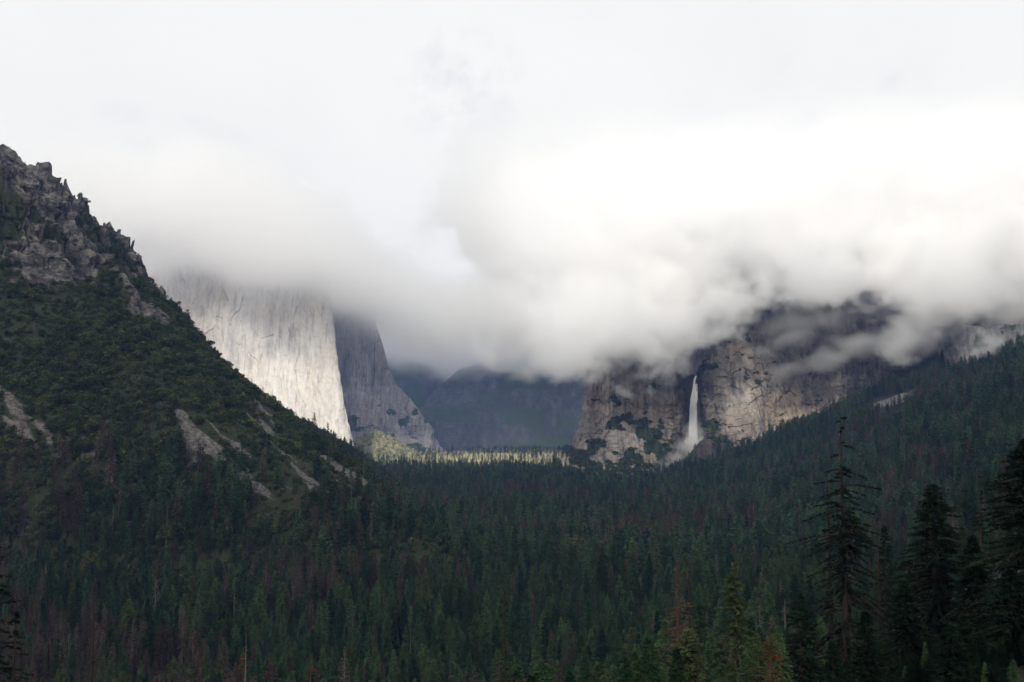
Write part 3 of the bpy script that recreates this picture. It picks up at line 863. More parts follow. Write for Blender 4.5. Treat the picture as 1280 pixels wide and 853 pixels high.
# small firs along the crest of the mountain
# ------------------------------------------------------------------ individual trees
def make_tree(kindname, parts_list, crown_mat, wood_mat, name):
    """two or three mesh variants, shared by the copies"""
    out = []
    for (FV, FF, WV, WF) in parts_list:
        out.append((mesh_np("crown", FV, FF, crown_mat) if len(FF) else None, mesh_np("trunk", WV, WF, wood_mat)))
    return out
LOD = {
    'fir': ("fir_tree", make_tree('fir', [conifer_parts(1000 + q, 30, 4.6 + 0.4 * q, 560, 30, 0.62, base=0.06) for q in range(4)], M['fir'], M['bark'], "fir")),
    'pine': ("pine_tree", make_tree('pine', [conifer_parts(1100 + q, 30, 5.2 + 0.4 * q, 380, 34, 0.75, base=0.25, power=0.55, wood_branches=True) for q in range(3)], M['fir_warm'], M['bark'], "pine")),
    'dead': ("dead_tree", make_tree('dead', [conifer_parts(1200 + q, 30, 4.1, 320, 16, 0.6, base=0.15, gap=0.25, wood_branches=True) for q in range(3)], M['dead'], M['bark_grey'], "dead")),
    'grey': ("snag", make_tree('grey', [conifer_parts(1300 + q, 30, 3.0, 130, 1.2, 0.5, base=0.25, gap=0.3, wood_branches=True) for q in range(2)], M['grey'], M['bark_grey'], "grey")),
    'orange': ("dead_tree", make_tree('orange', [conifer_parts(1400, 30, 4.0, 300, 20, 0.65, base=0.15, gap=0.2, wood_branches=True)], M['orange'], M['bark_red'], "orange")),
}
KMAP = lambda k: 'fir' if k < 4 else 'pine' if k < 7 else 'dead' if k < 10 else 'grey' if k < 12 else 'orange'
LOOK = {'fir': ("dark green fir", "firs in the near forest", "fir"), 'pine': ("olive green pine", "pines in the near forest", "pine"), 'dead': ("brown dead conifer", "dead conifers in the near forest", "dead tree"),
        'grey': ("bare grey snag", "grey snags in the near forest", "dead tree"), 'orange': ("rust orange dying conifer", "dying conifers in the near forest", "tree")}

def place_tree(kindkey, loc, rz, sc, wide, label, group, cat, variant=0):
    name, vs = LOD[kindkey]
    crown, trunk = vs[variant % len(vs)]
    e = bpy.data.objects.new(name, None); COL.objects.link(e)
    e.location = loc; e.rotation_euler = (0, 0, rz); e.scale = (wide, wide, sc)
    e.empty_display_size = 0.5
    link("trunk", trunk, e)
    if crown: link("crown", crown, e)
    tag(e, label, cat, group)
    return e

def place_words(u, v):
    return f"whose tip stands {round(u / 12.8)} percent across and {round(v / 8.53)} percent down the photo"
for n, i in enumerate(big):
    kk = KMAP(int(KIND[i]))
    look, grp, cat = LOOK[kk]
    place_tree(kk, (X[i], Y[i], Z[i] - 0.5), RNG.random() * 6.28, SC[i], SC[i] * RNG.uniform(1.0, 1.45), f"{look} {place_words(u1[i], v1[i])}", grp, cat, int(RNG.integers(0, 8)))

# named trees of the foreground, each its own shape
def hero(name, u, vtop, Y, H, label, cat, fmat, wmat, seed, Rad, nb, sprays, size, **kw):
    top = at(u, vtop, Y)
    gz = float(ground_z(top[0], Y))
    H = top[2] - gz
    FV, FF, WV, WF = conifer_parts(seed, H, Rad, nb, sprays, size, wood_branches=True, sides=10, **kw)
    e = bpy.data.objects.new(name, None); COL.objects.link(e)
    e.location = (top[0], Y, gz - 0.3)
    link("trunk", mesh_np("trunk", WV, WF, wmat), e)
    if len(FF) and fmat: link("crown", mesh_np("crown", FV, FF, fmat), e)
    tag(e, label, cat)
    return e
def deadtop(t0, p=0.3):
    def fn(t, r):
        k = np.where(t > t0, r.random(len(t)) < p, np.where(t > t0 - 0.14, r.random(len(t)) < p * 2.2, r.random(len(t)) < 0.8))
        mul = np.where(t > t0, 0.5 + 0.9 * r.random(len(t)), np.where(t > t0 - 0.2, 0.35 + 0.7 * r.random(len(t)), 0.55 + 0.8 * r.random(len(t))))
        return k, mul
    return fn
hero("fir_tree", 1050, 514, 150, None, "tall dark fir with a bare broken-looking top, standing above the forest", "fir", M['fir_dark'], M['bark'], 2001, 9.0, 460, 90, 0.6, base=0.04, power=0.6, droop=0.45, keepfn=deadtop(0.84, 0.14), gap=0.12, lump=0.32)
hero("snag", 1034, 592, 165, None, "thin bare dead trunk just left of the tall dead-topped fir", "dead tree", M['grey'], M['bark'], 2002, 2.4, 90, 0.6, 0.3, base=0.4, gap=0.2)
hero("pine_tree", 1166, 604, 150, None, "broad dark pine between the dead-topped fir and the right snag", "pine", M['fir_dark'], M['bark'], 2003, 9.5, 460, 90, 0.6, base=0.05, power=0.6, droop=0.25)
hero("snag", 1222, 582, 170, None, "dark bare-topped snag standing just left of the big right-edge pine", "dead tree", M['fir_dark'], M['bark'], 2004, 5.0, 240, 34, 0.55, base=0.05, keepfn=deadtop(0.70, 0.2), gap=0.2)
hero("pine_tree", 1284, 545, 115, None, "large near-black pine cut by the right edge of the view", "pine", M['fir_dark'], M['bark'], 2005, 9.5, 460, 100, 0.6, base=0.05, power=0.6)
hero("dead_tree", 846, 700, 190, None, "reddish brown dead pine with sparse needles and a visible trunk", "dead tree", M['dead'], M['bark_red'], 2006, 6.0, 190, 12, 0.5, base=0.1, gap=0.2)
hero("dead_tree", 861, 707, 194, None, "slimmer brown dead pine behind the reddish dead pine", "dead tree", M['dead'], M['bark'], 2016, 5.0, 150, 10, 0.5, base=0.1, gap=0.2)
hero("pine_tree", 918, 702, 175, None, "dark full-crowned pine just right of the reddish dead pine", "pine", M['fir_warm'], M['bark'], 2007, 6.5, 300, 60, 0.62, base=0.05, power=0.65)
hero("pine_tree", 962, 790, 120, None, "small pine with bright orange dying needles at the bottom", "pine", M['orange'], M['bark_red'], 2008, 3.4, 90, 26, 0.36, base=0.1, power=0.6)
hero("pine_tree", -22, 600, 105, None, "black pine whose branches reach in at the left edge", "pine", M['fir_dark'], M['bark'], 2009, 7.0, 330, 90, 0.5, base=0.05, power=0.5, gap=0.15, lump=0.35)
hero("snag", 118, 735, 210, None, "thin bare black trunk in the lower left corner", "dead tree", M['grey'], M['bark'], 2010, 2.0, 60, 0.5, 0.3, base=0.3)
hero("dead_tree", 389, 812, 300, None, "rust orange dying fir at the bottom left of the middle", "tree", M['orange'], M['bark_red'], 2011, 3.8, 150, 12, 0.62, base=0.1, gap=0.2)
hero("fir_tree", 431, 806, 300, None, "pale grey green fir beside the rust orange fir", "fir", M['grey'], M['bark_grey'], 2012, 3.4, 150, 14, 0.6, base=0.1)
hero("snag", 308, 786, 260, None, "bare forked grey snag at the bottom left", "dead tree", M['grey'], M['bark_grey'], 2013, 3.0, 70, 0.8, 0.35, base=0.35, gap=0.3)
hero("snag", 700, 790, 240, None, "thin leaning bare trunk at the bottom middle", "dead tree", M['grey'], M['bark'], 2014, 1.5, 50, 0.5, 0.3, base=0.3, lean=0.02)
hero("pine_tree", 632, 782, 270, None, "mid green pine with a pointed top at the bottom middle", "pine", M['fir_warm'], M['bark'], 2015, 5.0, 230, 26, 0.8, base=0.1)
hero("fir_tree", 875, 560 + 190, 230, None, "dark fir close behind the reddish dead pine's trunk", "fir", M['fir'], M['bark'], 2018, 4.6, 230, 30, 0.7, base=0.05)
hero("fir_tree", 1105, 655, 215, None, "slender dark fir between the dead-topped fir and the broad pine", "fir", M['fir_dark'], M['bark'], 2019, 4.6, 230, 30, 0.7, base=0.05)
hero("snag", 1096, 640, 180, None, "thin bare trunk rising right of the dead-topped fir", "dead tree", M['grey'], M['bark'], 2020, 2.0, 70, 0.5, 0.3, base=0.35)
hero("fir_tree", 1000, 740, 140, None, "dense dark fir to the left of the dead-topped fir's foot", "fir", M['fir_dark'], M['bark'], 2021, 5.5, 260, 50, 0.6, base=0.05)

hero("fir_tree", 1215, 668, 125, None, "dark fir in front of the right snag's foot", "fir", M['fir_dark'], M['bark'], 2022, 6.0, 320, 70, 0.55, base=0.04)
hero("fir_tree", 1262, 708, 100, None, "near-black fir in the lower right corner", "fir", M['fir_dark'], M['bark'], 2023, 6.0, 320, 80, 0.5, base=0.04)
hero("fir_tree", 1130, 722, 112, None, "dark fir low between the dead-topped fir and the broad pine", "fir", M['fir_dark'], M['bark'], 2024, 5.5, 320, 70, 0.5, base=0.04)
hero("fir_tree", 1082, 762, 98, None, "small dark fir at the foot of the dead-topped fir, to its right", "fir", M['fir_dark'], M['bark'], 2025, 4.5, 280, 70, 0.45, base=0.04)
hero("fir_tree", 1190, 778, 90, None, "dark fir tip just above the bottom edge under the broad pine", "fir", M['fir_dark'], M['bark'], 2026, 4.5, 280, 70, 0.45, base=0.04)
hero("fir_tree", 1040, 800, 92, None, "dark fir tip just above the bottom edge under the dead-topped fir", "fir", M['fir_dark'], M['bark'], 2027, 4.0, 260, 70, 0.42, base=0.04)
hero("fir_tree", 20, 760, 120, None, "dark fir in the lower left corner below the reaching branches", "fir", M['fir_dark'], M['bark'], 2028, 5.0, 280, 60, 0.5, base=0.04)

# one yellow bush among the firs
p = hit(421, 752)
if p is not None:
    FV, FF, TV, TF = blob_parts(2100, 5, 9, 900, 0.8)
    e = bpy.data.objects.new("bush", None); COL.objects.link(e)
    e.location = (p[0], p[1], float(surf_z(p[0], p[1])) + 12); e.location.z -= 12
    e.scale = (1, 1, 2.0)
    link("trunk", mesh_np("trunk", TV, TF, M['bark']), e); link("crown", mesh_np("crown", FV, FF, M['yellow']), e)
    tag(e, "bright yellow autumn bush among dark firs", "bush")

# ------------------------------------------------------------------ volumes from density fields
def volume_object(name, lo, hi, vox, fn, mat, parent=None):
    lo, hi = np.array(lo, float), np.array(hi, float)
    n = np.maximum(np.round((hi - lo) / vox).astype(int), 4)
    hi = lo + n * vox
    gx, gy, gz = [lo[k] + (np.arange(n[k]) + 0.5) * vox for k in range(3)]
    Xg, Yg, Zg = np.meshgrid(gx, gy, gz, indexing='ij')
    D = np.clip(fn(Xg, Yg, Zg), 0, None).astype(np.float32)
    for ax in range(3):
        sl = [slice(None)] * 3
        for e_ in (0, -1):
            sl[ax] = e_; D[tuple(sl)] = 0
    me = bpy.data.meshes.new(name)
    me.vertices.add(D.size)
    co = np.stack([Xg, Yg, Zg], -1).astype(np.float32).reshape(-1, 3)
    me.vertices.foreach_set("co", co.ravel())
    a = me.attributes.new("dens", 'FLOAT', 'POINT'); a.data.foreach_set("value", D.ravel())
    me.materials.append(mat)
    o = link(name, me, parent)
    ng = bpy.data.node_groups.new(name, 'GeometryNodeTree')
    ng.interface.new_socket("Geometry", in_out='INPUT', socket_type='NodeSocketGeometry')
    ng.interface.new_socket("Geometry", in_out='OUTPUT', socket_type='NodeSocketGeometry')
    N, Lk = ng.nodes, ng.links
    gi, go = N.new("NodeGroupInput"), N.new("NodeGroupOutput")
    pos = N.new("GeometryNodeInputPosition")
    sub = N.new("ShaderNodeVectorMath"); sub.operation = 'SUBTRACT'; Lk.new(pos.outputs[0], sub.inputs[0]); sub.inputs[1].default_value = tuple(lo)
    dv = N.new("ShaderNodeVectorMath"); dv.operation = 'SCALE'; Lk.new(sub.outputs[0], dv.inputs[0]); dv.inputs["Scale"].default_value = 1.0 / vox
    fl = N.new("ShaderNodeVectorMath"); fl.operation = 'FLOOR'; Lk.new(dv.outputs[0], fl.inputs[0])
    mn = N.new("ShaderNodeVectorMath"); mn.operation = 'MINIMUM'; Lk.new(fl.outputs[0], mn.inputs[0]); mn.inputs[1].default_value = tuple(float(k - 1) for k in n)
    mx = N.new("ShaderNodeVectorMath"); mx.operation = 'MAXIMUM'; Lk.new(mn.outputs[0], mx.inputs[0]); mx.inputs[1].default_value = (0, 0, 0)
    sp = N.new("ShaderNodeSeparateXYZ"); Lk.new(mx.outputs[0], sp.inputs[0])
    def imath(op, a_, b_):
        m = N.new("FunctionNodeIntegerMath"); m.operation = op
        for s, v in zip(m.inputs, (a_, b_)):
            if isinstance(v, int): s.default_value = v
            else: Lk.new(v, s)
        return m.outputs[0]
    def toint(s):
        f = N.new("FunctionNodeFloatToInt"); f.rounding_mode = 'ROUND'; Lk.new(s, f.inputs[0]); return f.outputs[0]
    idx = imath('ADD', imath('MULTIPLY', imath('ADD', imath('MULTIPLY', toint(sp.outputs[0]), int(n[1])), toint(sp.outputs[1])), int(n[2])), toint(sp.outputs[2]))
    na = N.new("GeometryNodeInputNamedAttribute"); na.data_type = 'FLOAT'; na.inputs[0].default_value = "dens"
    si = N.new("GeometryNodeSampleIndex"); si.data_type = 'FLOAT'; si.domain = 'POINT'
    Lk.new(gi.outputs[0], si.inputs["Geometry"]); Lk.new(na.outputs[0], si.inputs["Value"]); Lk.new(idx, si.inputs["Index"])
    vc = N.new("GeometryNodeVolumeCube")
    Lk.new(si.outputs[0], vc.inputs["Density"])
    vc.inputs["Background"].default_value = 0.0
    # Volume Cube samples on grid points lo..hi inclusive with n points
    vc.inputs["Min"].default_value = tuple(lo + vox / 2); vc.inputs["Max"].default_value = tuple(hi - vox / 2)
    for k, nm in enumerate("XYZ"): vc.inputs["Resolution " + nm].default_value = int(n[k])
    sm = N.new("GeometryNodeSetMaterial"); sm.inputs["Material"].default_value = mat
    Lk.new(vc.outputs[0], sm.inputs[0]); Lk.new(sm.outputs[0], go.inputs[0])
    md = o.modifiers.new("density", 'NODES'); md.node_group = ng
    return o

def cloud_mat(name, dens, color=(1, 1, 1), aniso=0.3):
    t = NT(name)
    v = t.n("VolumePrincipled", {"Color": (*color, 1), "Density": dens, "Anisotropy": aniso})
    t.t.links.new(v.outputs[0], t.out.inputs["Volume"])
    return t.m

# right bank: cumulus hugging the cliffs by the waterfall
BA = np.array([(560, 300), (590, 430), (640, 452), (690, 462), (735, 476), (790, 480), (835, 474), (862, 452), (885, 428), (905, 416), (940, 400), (985, 382), (1010, 388), (1060, 408), (1100, 418), (1130, 418), (1180, 414), (1280, 404), (1400, 390), (1700, 380)], float)
YA = 2300.0
bax, baz = (BA[:, 0] - 640) / F * YA, 150 + (528 - BA[:, 1]) / F * YA
holeA = [(at(933, 347, 2350), (50, 400, 58), 0.72), (at(1066, 352, 2350), (66, 330, 95), 1.25), (at(1000, 400, 2400), (90, 250, 30), 0.35)]
WISPS = [(at(1015, 402, 2440), (95, 60, 26), 0.3), (at(1085, 422, 2380), (75, 60, 24), 0.55), (at(1150, 424, 2300), (70, 60, 22), 0.5), (at(1040, 448, 2420), (62, 50, 17), 0.55), (at(1075, 436, 2430), (50, 50, 16), 0.6), (at(985, 462, 2440), (46, 40, 14), 0.3), (at(1000, 425, 2430), (50, 50, 18), 0.35), (at(955, 440, 2450), (30, 40, 16), 0.22), (at(612, 450, 2400), (26, 50, 26), 0.6), (at(655, 462, 2350), (40, 50, 16), 0.45)]
def dens_a(x, y, z):
    w1 = 60 * fbm(x / 260, y / 260, z / 200, 3)
    zb = np.interp(x[:, :1, :1] + 0 * x[:, :, :1], bax, baz)
    zb = zb + 0.34 * np.clip(y - 2330, 0, 1200)                     # the base climbs away from the viewer
    h = z - zb + w1 * 0.5
    wx = 26 * fbm(x / 75, y / 75, z / 60 + 3, 2); wz = 22 * fbm(x / 75 + 9, y / 75, z / 60, 2)
    n = fbm((x + wx) / 120, y / 120, (z + wz) / 95, 6, 0.58)
    b = 1 - np.abs(fbm(x / 210 + 3, y / 210, z / 170, 4, 0.5)) * 1.5    # billows
    edge = h / 48.0
    yf = 2215 - 170 * sstep(420, 850, x) + 0.32 * np.clip(z - 300, 0, 900) + 60 * fbm(x / 300, z / 220, 5.2, 3)
    front = (y - yf) / 80.0
    top = (1090 - z + 80 * fbm(x / 400, y / 400, 2.2, 2)) / 160.0
    left = (x - np.interp(z, [250, 320, 720, 900], [-40, -60, -190, -220]) + 90 * fbm(y / 300, z / 220, 1.2, 3)) / 120.0
    base = np.minimum(np.minimum(edge, front), np.minimum(top, left))
    v = base + 1.35 * n + 1.05 * (b - 0.5) + 0.7 * fbm((x + wx) / 34, y / 34, (z + wz) / 26, 3, 0.6)
    hw = 1 + 0.5 * fbm(x / 90, y / 90, z / 70, 4)
    v = np.minimum(v, (np.interp(x, [-400, 100, 350], [2650, 2750, 3300]) - y) / 120)
    for c, r_, k in holeA:
        v = v - 2.4 * hw * k * np.exp(-((x - c[0]) / r_[0]) ** 2 - ((y - c[1]) / r_[1]) ** 2 - ((z - c[2]) / r_[2]) ** 2)
    soft = sstep(1040, 560, z) * (1 - sstep(330, 520, z) * (1 - sstep(-520, 620, x + 0.5 * (y - 2300))))
    out = soft * sstep(0.1, 0.5, v) * (0.3 + 0.7 * sstep(0.3, 3.0, base + n))
    for c, r_, k in WISPS:
        g = np.exp(-((x - c[0] + 0.8 * wx) / r_[0]) ** 2 - ((y - c[1]) / r_[1]) ** 2 - ((z - c[2] - 0.12 * (x - c[0]) + wz) / r_[2]) ** 2)
        out = np.maximum(out, k * np.clip(g * (1.1 + 1.3 * n) - 0.12, 0, 1))
    return out
cloudA = volume_object("clouds", (-480, 1940, 190), (2000, 3150, 1060), 8.5, dens_a, cloud_mat("white_cloud", 0.048, (0.993, 0.993, 0.993), 0.35))
tag(cloudA, "bright white cloud bank hanging over the cliffs by the waterfall", "cloud", kind="stuff")

# left and middle bank: soft grey ceiling over the pale wall and the valley's end
BB = np.array([(-300, 330), (100, 345), (190, 360), (250, 368), (300, 374), (350, 381), (410, 392), (440, 398), (470, 404), (520, 420), (700, 425), (1000, 420)], float)
YBc = 3850.0
bbx, bbz = (BB[:, 0] - 640) / F * YBc, 150 + (528 - BB[:, 1]) / F * YBc
def dens_b(x, y, z):
    zb = np.interp(x[:, :1, :1] + 0 * x[:, :, :1], bbx, bbz)
    zb = zb + np.interp(y, [3500, 4300, 5000, 6000, 7000], [0, 0, -40, -110, -150])
    w = 70 * fbm(x / 420, y / 420, z / 300, 4)
    h = (z - zb + w) / 150.0
    n = fbm(x / 200, y / 200, z / 130, 5, 0.55)
    front = (y - 3300 - 60 * fbm(x / 400, z / 300, 9.2, 3)) / 150.0
    top = (np.interp(y, [3900, 5200], [1220, 960]) - z + 40 * n) / np.interp(y, [3900, 4800], [150, 220])
    top = np.minimum(top, (np.interp(x, [-1000, -350], [1260, 720]) + np.interp(y, [4300, 5300], [0, 330]) - z + 60 * n) / 190)
    v = np.minimum(np.minimum(h, front), top) + 0.5 * n
    low = 0.22 + 0.78 * sstep(0.2, 2.2, h + 0.4 * n)
    low = np.where(y < 4300, np.maximum(low, sstep(4700, 4000, y)), low)
    return low * sstep(-0.1, 1.4, v)
cloudB = volume_object("clouds", (-2500, 3240, 380), (1700, 7000, 1300), 24.0, dens_b, cloud_mat("grey_cloud", 0.0095, aniso=0.55))
tag(cloudB, "soft grey white cloud ceiling hiding the top of the pale wall", "cloud", kind="stuff")

# ------------------------------------------------------------------ waterfall
def fall_mat():
    t = NT("white_water")
    n = t.noise(t.pos(0.35, 0.35, 0.05), 1, 5, 0.6)
    n2 = t.noise(t.pos(0.12, 0.12, 0.03), 1, 4, 0.6, 0.5)
    d = t.n("BsdfDiffuse", {"Color": (0.86, 0.88, 0.9, 1)})
    tl = t.n("BsdfTranslucent", {"Color": (0.86, 0.88, 0.9, 1)})
    mx = t.n("MixShader", {0: 0.35, 1: d.outputs[0], 2: tl.outputs[0]})
    tp = t.n("BsdfTransparent")
    a = t.ramp(t.math('ADD', t.math('MULTIPLY', n, 0.6), t.math('MULTIPLY', t.math('ADD', n2, t.attr("veil")), 0.5)), [(0.42, 0.0), (0.62, 1.0)])
    t.surf(t.n("MixShader", {0: a, 1: tp.outputs[0], 2: mx.outputs[0]}).outputs[0])
    return t.m
WF_ = bpy.data.objects.new("waterfall", None); COL.objects.link(WF_)
FY = YB + 48
ftop, fbot = at(869, 470, FY), at(863, 560, FY - 10)
WF_.location = tuple(fbot)
tag(WF_, "tall white waterfall pouring from a dark cleft in the cliffs, drifting into spray", "waterfall")
def strand(uc, wid, v0, v1, yoff, veilv, seed, n=60, m=12):
    v = np.linspace(v0, v1, n)
    uu = np.interp(v, [470, 475, 485, 500, 520, 545, 565], uc)
    ww = np.interp(v, [470, 480, 500, 530, 565], wid)
    C = np.array([at(a, b, FY - yoff * np.clip((b - 470) / 95, 0, 1)) for a, b in zip(uu, v)])
    C = C - fbot
    an = np.linspace(0, 2 * np.pi, m, endpoint=False)
    V = C[:, None, :] + np.stack([np.cos(an)[None] * ww[:, None], np.sin(an)[None] * ww[:, None] * 0.55, 0 * an[None] + 0 * ww[:, None]], -1)
    V[:, :, 0] += 1.6 * fbm(V[:, :, 0] / 5, V[:, :, 2] / 22, seed, 3)
    V[:, :, 1] += 1.6 * fbm(V[:, :, 0] / 5, V[:, :, 2] / 22, seed + 4, 3)
    i = np.arange(n - 1)[:, None] * m; j = np.arange(m)[None]
    Fq = np.stack([i + j, i + (j + 1) % m, i + m + (j + 1) % m, i + m + j], -1).reshape(-1, 4)
    veil = np.repeat(veilv(v)[:, None], m, 1)
    return V.reshape(-1, 3), Fq, veil
mw = fall_mat()
V, Fq, ve = strand([869.5, 868, 866.5, 864.8, 863.4, 862.6, 862.2], [2.2, 3.0, 3.8, 4.2, 5.2], 470, 566, 10, lambda v: np.interp(v, [470, 540, 566], [0.9, 0.75, 0.6]), 1.0)
link("falling_water", mesh_np("falling_water", V, Fq, mw, True, {"veil": ve}), WF_)
V, Fq, ve = strand([870, 869.5, 869, 868.5, 868, 867.5, 866], [2.0, 4.5, 7, 8.5, 10], 480, 562, 4, lambda v: np.interp(v, [480, 500, 530, 562], [0.0, 0.2, 0.28, 0.3]), 5.0)
link("water_veil", mesh_np("water_veil", V, Fq, mw, True, {"veil": ve}), WF_)
V0, V1 = at(866, 556, FY - 20), at(826, 582, FY - 70)
def dens_mist(x, y, z):
    ax = np.array([V0, at(852, 562, FY - 40), at(838, 573, FY - 60), V1])
    best = np.zeros_like(x)
    for k in range(3):
        a, b = ax[k], ax[k + 1]
        ab = b - a
        t = np.clip(((x - a[0]) * ab[0] + (y - a[1]) * ab[1] + (z - a[2]) * ab[2]) / ab.dot(ab), 0, 1)
        dd = np.sqrt((x - a[0] - t * ab[0]) ** 2 + ((y - a[1] - t * ab[1]) * 0.6) ** 2 + (z - a[2] - t * ab[2]) ** 2)
        best = np.maximum(best, np.exp(-(dd / (17 - 1 * k)) ** 2) * (1.0 - 0.12 * k))
    rise = np.exp(-((x - V0[0] - 3) / 26) ** 2 - ((y - V0[1]) / 26) ** 2 - ((z - V0[2] - 22) / 42) ** 2) * 0.35
    n = fbm(x / 14, y / 14, z / 14, 4, 0.6)
    return np.clip(best * (1.0 + 1.0 * n) + rise * (1 + 1.2 * n) - 0.06, 0, 1.5)
lo = np.minimum(V0, V1) - np.array([35, 35, 20]); hi_ = np.maximum(V0, V1) + np.array([45, 30, 95])
mist = volume_object("mist", lo, hi_, 2.5, dens_mist, cloud_mat("spray", 0.12, aniso=0.2))
mist['kind'] = 'stuff'
mist.parent = WF_
mist.matrix_parent_inverse = Matrix.Translation(-Vector(fbot))

# ------------------------------------------------------------------ unseen cloud sheet behind the viewpoint, added and shaped to keep sun off the valley
SUN_EL, SUN_AZ = R(24), R(-9)        # azimuth of the sun seen from the valley: behind the viewer, a little to the right
sun_dir = np.array([math.sin(SUN_AZ) * math.cos(SUN_EL), -math.cos(SUN_AZ) * math.cos(SUN_EL), math.sin(SUN_EL)])
HD = 1650.0
kx, ky = sun_dir[0] / sun_dir[2], sun_dir[1] / sun_dir[2]
def shade_deck_cover(gx, c):
    """gx, c: where the shadow of a deck point falls on the plane z = 0; > 0 where there is cloud"""
    w = 110 * fbm(gx / 500, c / 500, 4.7, 4)
    n_edge = np.interp(gx, [-4000, -1400, -700, -150, 150, 650, 1000], [3450, 3400, 2780, 2640, 2640, 2620, 2700])
    f_edge = np.interp(gx, [-4000, -1300, -800, -300, 300, 3000], [4330, 4380, 4470, 4780, 5000, 5000])
    near = n_edge - c + w
    far = c - f_edge + w * 0.6
    return near
n1 = 150
dx = np.linspace(-2700, 2700, n1); dyv = np.linspace(-4700, 400, 170)
DX, DY = np.meshgrid(dx, dyv, indexing='ij')
cov = shade_deck_cover(DX - kx * HD, DY - ky * HD)
th = np.clip(cov / 90, 0, 1) ** 0.6
bot = HD + (1 - th) * 45 - 25 * th * (0.5 + fbm(DX / 300, DY / 300, 2, 4))
topz = HD + 46 + th * (70 + 70 * fbm(DX / 350, DY / 350, 7, 4))
nn = DX.size
Vd = np.concatenate([np.stack([DX, DY, bot], -1).reshape(-1, 3), np.stack([DX, DY, topz], -1).reshape(-1, 3)])
gf = grid_faces(*DX.shape)
kp = (cov > 0).ravel()[gf].all(1)
gf = gf[kp]
from collections import Counter
ed = np.concatenate([gf[:, [0, 1]], gf[:, [1, 2]], gf[:, [2, 3]], gf[:, [3, 0]]])
key = np.sort(ed, 1); kk = key[:, 0].astype(np.int64) * nn + key[:, 1]
uq, inv, cnt = np.unique(kk, return_inverse=True, return_counts=True)
be = ed[cnt[inv] == 1]
sidef = np.stack([be[:, 0], be[:, 0] + nn, be[:, 1] + nn, be[:, 1]], 1)
def shade_deck_mat():
    t = NT("shade_cloud")
    tl = t.n("BsdfTranslucent", {"Color": (0.97, 0.97, 0.97, 1)})
    df = t.n("BsdfDiffuse", {"Color": (0.9, 0.9, 0.9, 1)})
    cl = t.n("MixShader", {0: 0.1, 1: tl.outputs[0], 2: df.outputs[0]}).outputs[0]
    tp = t.n("BsdfTransparent")
    t.surf(t.n("MixShader", {0: 0.58, 1: cl, 2: tp.outputs[0]}).outputs[0])
    return t.m
shade_deck = link("clouds", mesh_np("clouds", Vd, np.concatenate([gf, gf[:, ::-1] + nn, sidef]), shade_deck_mat(), True))  # added sun blocker, outside the view
tag(shade_deck, "unseen cloud layer added overhead to shade the valley", "cloud", kind="stuff")

# ------------------------------------------------------------------ air
hz = np.array([[a, b, c_] for a in (-9300, 9300) for b in (-2800, 14300) for c_ in (-60, 800)], float)
def haze_mat():
    t = NT("blue_air")
    v = t.n("VolumePrincipled", {"Color": (0.30, 0.47, 1.0, 1), "Density": 3.9e-5, "Anisotropy": 0.1})
    t.t.links.new(v.outputs[0], t.out.inputs["Volume"])
    return t.m
haze = link("haze", mesh_np("haze", hz, np.array([[0, 1, 3, 2], [4, 6, 7, 5], [0, 4, 5, 1], [2, 3, 7, 6], [0, 2, 6, 4], [1, 5, 7, 3]]), haze_mat()))
tag(haze, "thin bluish air filling the valley", "haze", kind="stuff")

# ------------------------------------------------------------------ sun, sky
sun = bpy.data.lights.new("sun", 'SUN'); sun.energy = 3.9; sun.angle = R(2.5); sun.color = (1.0, 0.935, 0.82)
so = bpy.data.objects.new("sun", sun); COL.objects.link(so)
so.rotation_euler = Vector(sun_dir).to_track_quat('Z', 'Y').to_euler()
so.location = (0, -500, 3000)

w = bpy.data.worlds.new("World"); scene.world = w; w.use_nodes = True
nt = w.node_tree; nt.nodes.clear()
out = nt.nodes.new("ShaderNodeOutputWorld")
sky = nt.nodes.new("ShaderNodeTexSky"); sky.sky_type = 'NISHITA'; sky.sun_disc = False
sky.sun_elevation = SUN_EL; sky.sun_rotation = math.atan2(sun_dir[0], sun_dir[1]); sky.altitude = 1300
b1 = nt.nodes.new("ShaderNodeBackground"); b1.inputs[1].default_value = 0.1; nt.links.new(sky.outputs[0], b1.inputs[0])
tc = nt.nodes.new("ShaderNodeTexCoord")
mp = nt.nodes.new("ShaderNodeMapping"); mp.inputs["Scale"].default_value = (1, 1, 1.6); nt.links.new(tc.outputs["Generated"], mp.inputs[0])
ns = nt.nodes.new("ShaderNodeTexNoise"); ns.inputs["Scale"].default_value = 3.2; ns.inputs["Detail"].default_value = 6; ns.inputs["Roughness"].default_value = 0.5; ns.inputs["Distortion"].default_value = 0.4
nt.links.new(mp.outputs[0], ns.inputs["Vector"])
cr = nt.nodes.new("ShaderNodeValToRGB"); cr.color_ramp.elements[0].position = 0.25; cr.color_ramp.elements[0].color = (0.92, 0.925, 0.92, 1); cr.color_ramp.elements[1].position = 0.62; cr.color_ramp.elements[1].color = (0.99, 0.99, 0.975, 1)
nt.links.new(ns.outputs[0], cr.inputs[0])
b2 = nt.nodes.new("ShaderNodeBackground"); b2.inputs[1].default_value = 1.0; nt.links.new(cr.outputs[0], b2.inputs[0])
cv = nt.nodes.new("ShaderNodeMapRange"); cv.inputs["From Min"].default_value = 0.26; cv.inputs["From Max"].default_value = 0.40; cv.inputs["To Min"].default_value = 0.75; cv.inputs["To Max"].default_value = 1.0
nt.links.new(ns.outputs[0], cv.inputs["Value"])
bd = ray(578, 108); bd = bd / np.linalg.norm(bd)
dt = nt.nodes.new("ShaderNodeVectorMath"); dt.operation = 'DOT_PRODUCT'; dt.inputs[1].default_value = tuple(bd)
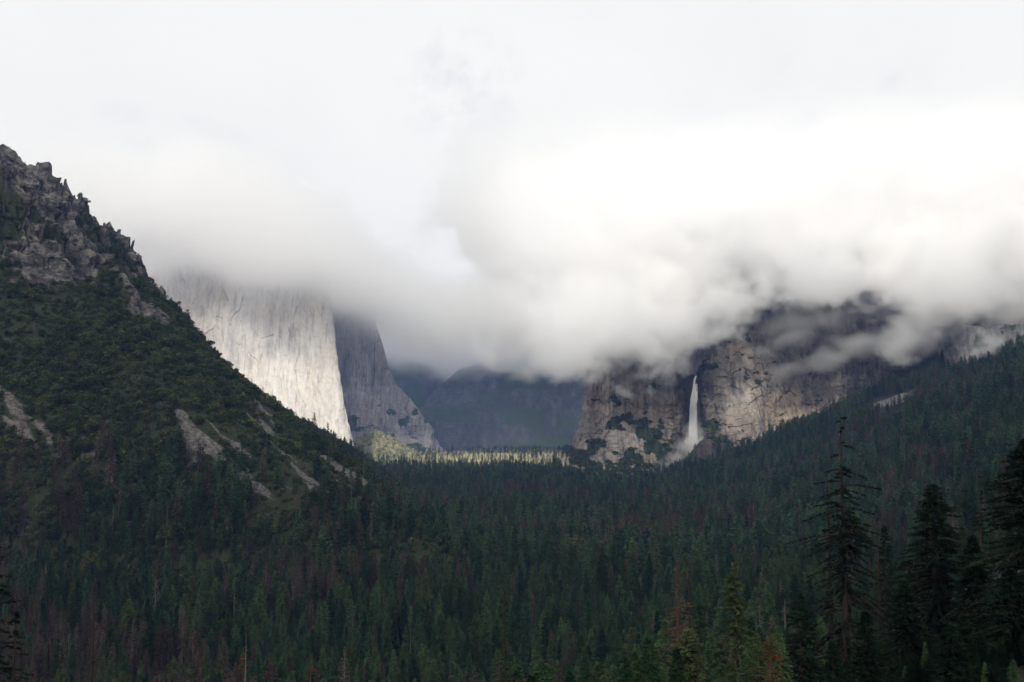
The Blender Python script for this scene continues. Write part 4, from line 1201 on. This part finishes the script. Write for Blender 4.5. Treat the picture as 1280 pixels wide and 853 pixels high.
nv = nt.nodes.new("ShaderNodeVectorMath"); nv.operation = 'NORMALIZE'; nt.links.new(tc.outputs["Generated"], nv.inputs[0]); nt.links.new(nv.outputs[0], dt.inputs[0])
n2 = nt.nodes.new("ShaderNodeTexNoise"); n2.inputs["Scale"].default_value = 26; n2.inputs["Detail"].default_value = 5; n2.inputs["Roughness"].default_value = 0.6; nt.links.new(tc.outputs["Generated"], n2.inputs["Vector"])
m1 = nt.nodes.new("ShaderNodeMapRange"); m1.inputs["From Min"].default_value = 0.9975; m1.inputs["From Max"].default_value = 1.0; nt.links.new(dt.outputs["Value"], m1.inputs["Value"])
m2 = nt.nodes.new("ShaderNodeMapRange"); m2.inputs["From Min"].default_value = 0.42; m2.inputs["From Max"].default_value = 0.68; nt.links.new(n2.outputs[0], m2.inputs["Value"])
m3 = nt.nodes.new("ShaderNodeMath"); m3.operation = 'MULTIPLY'; nt.links.new(m1.outputs[0], m3.inputs[0]); nt.links.new(m2.outputs[0], m3.inputs[1])
m4 = nt.nodes.new("ShaderNodeMath"); m4.operation = 'MULTIPLY_ADD'; m4.inputs[1].default_value = -0.17; nt.links.new(m3.outputs[0], m4.inputs[0]); nt.links.new(cv.outputs[0], m4.inputs[2])
mixs = nt.nodes.new("ShaderNodeMixShader"); nt.links.new(m4.outputs[0], mixs.inputs[0]); nt.links.new(b1.outputs[0], mixs.inputs[1]); nt.links.new(b2.outputs[0], mixs.inputs[2])
nt.links.new(mixs.outputs[0], out.inputs[0])

# ------------------------------------------------------------------ render settings
scene.render.engine = 'CYCLES'
c = scene.cycles
c.use_denoising = True
c.use_adaptive_sampling = True
c.adaptive_threshold = 0.015
c.max_bounces = 24
c.diffuse_bounces = 4
c.glossy_bounces = 2
c.transmission_bounces = 6
c.volume_bounces = 20
c.transparent_max_bounces = 8
c.volume_step_rate = 1.5
c.volume_max_steps = 256
c.caustics_reflective = c.caustics_refractive = False
vs = scene.view_settings
vs.view_transform = 'Standard'; vs.look = 'None'; vs.exposure = 0.0; vs.gamma = 1.0; vs.use_curve_mapping = False
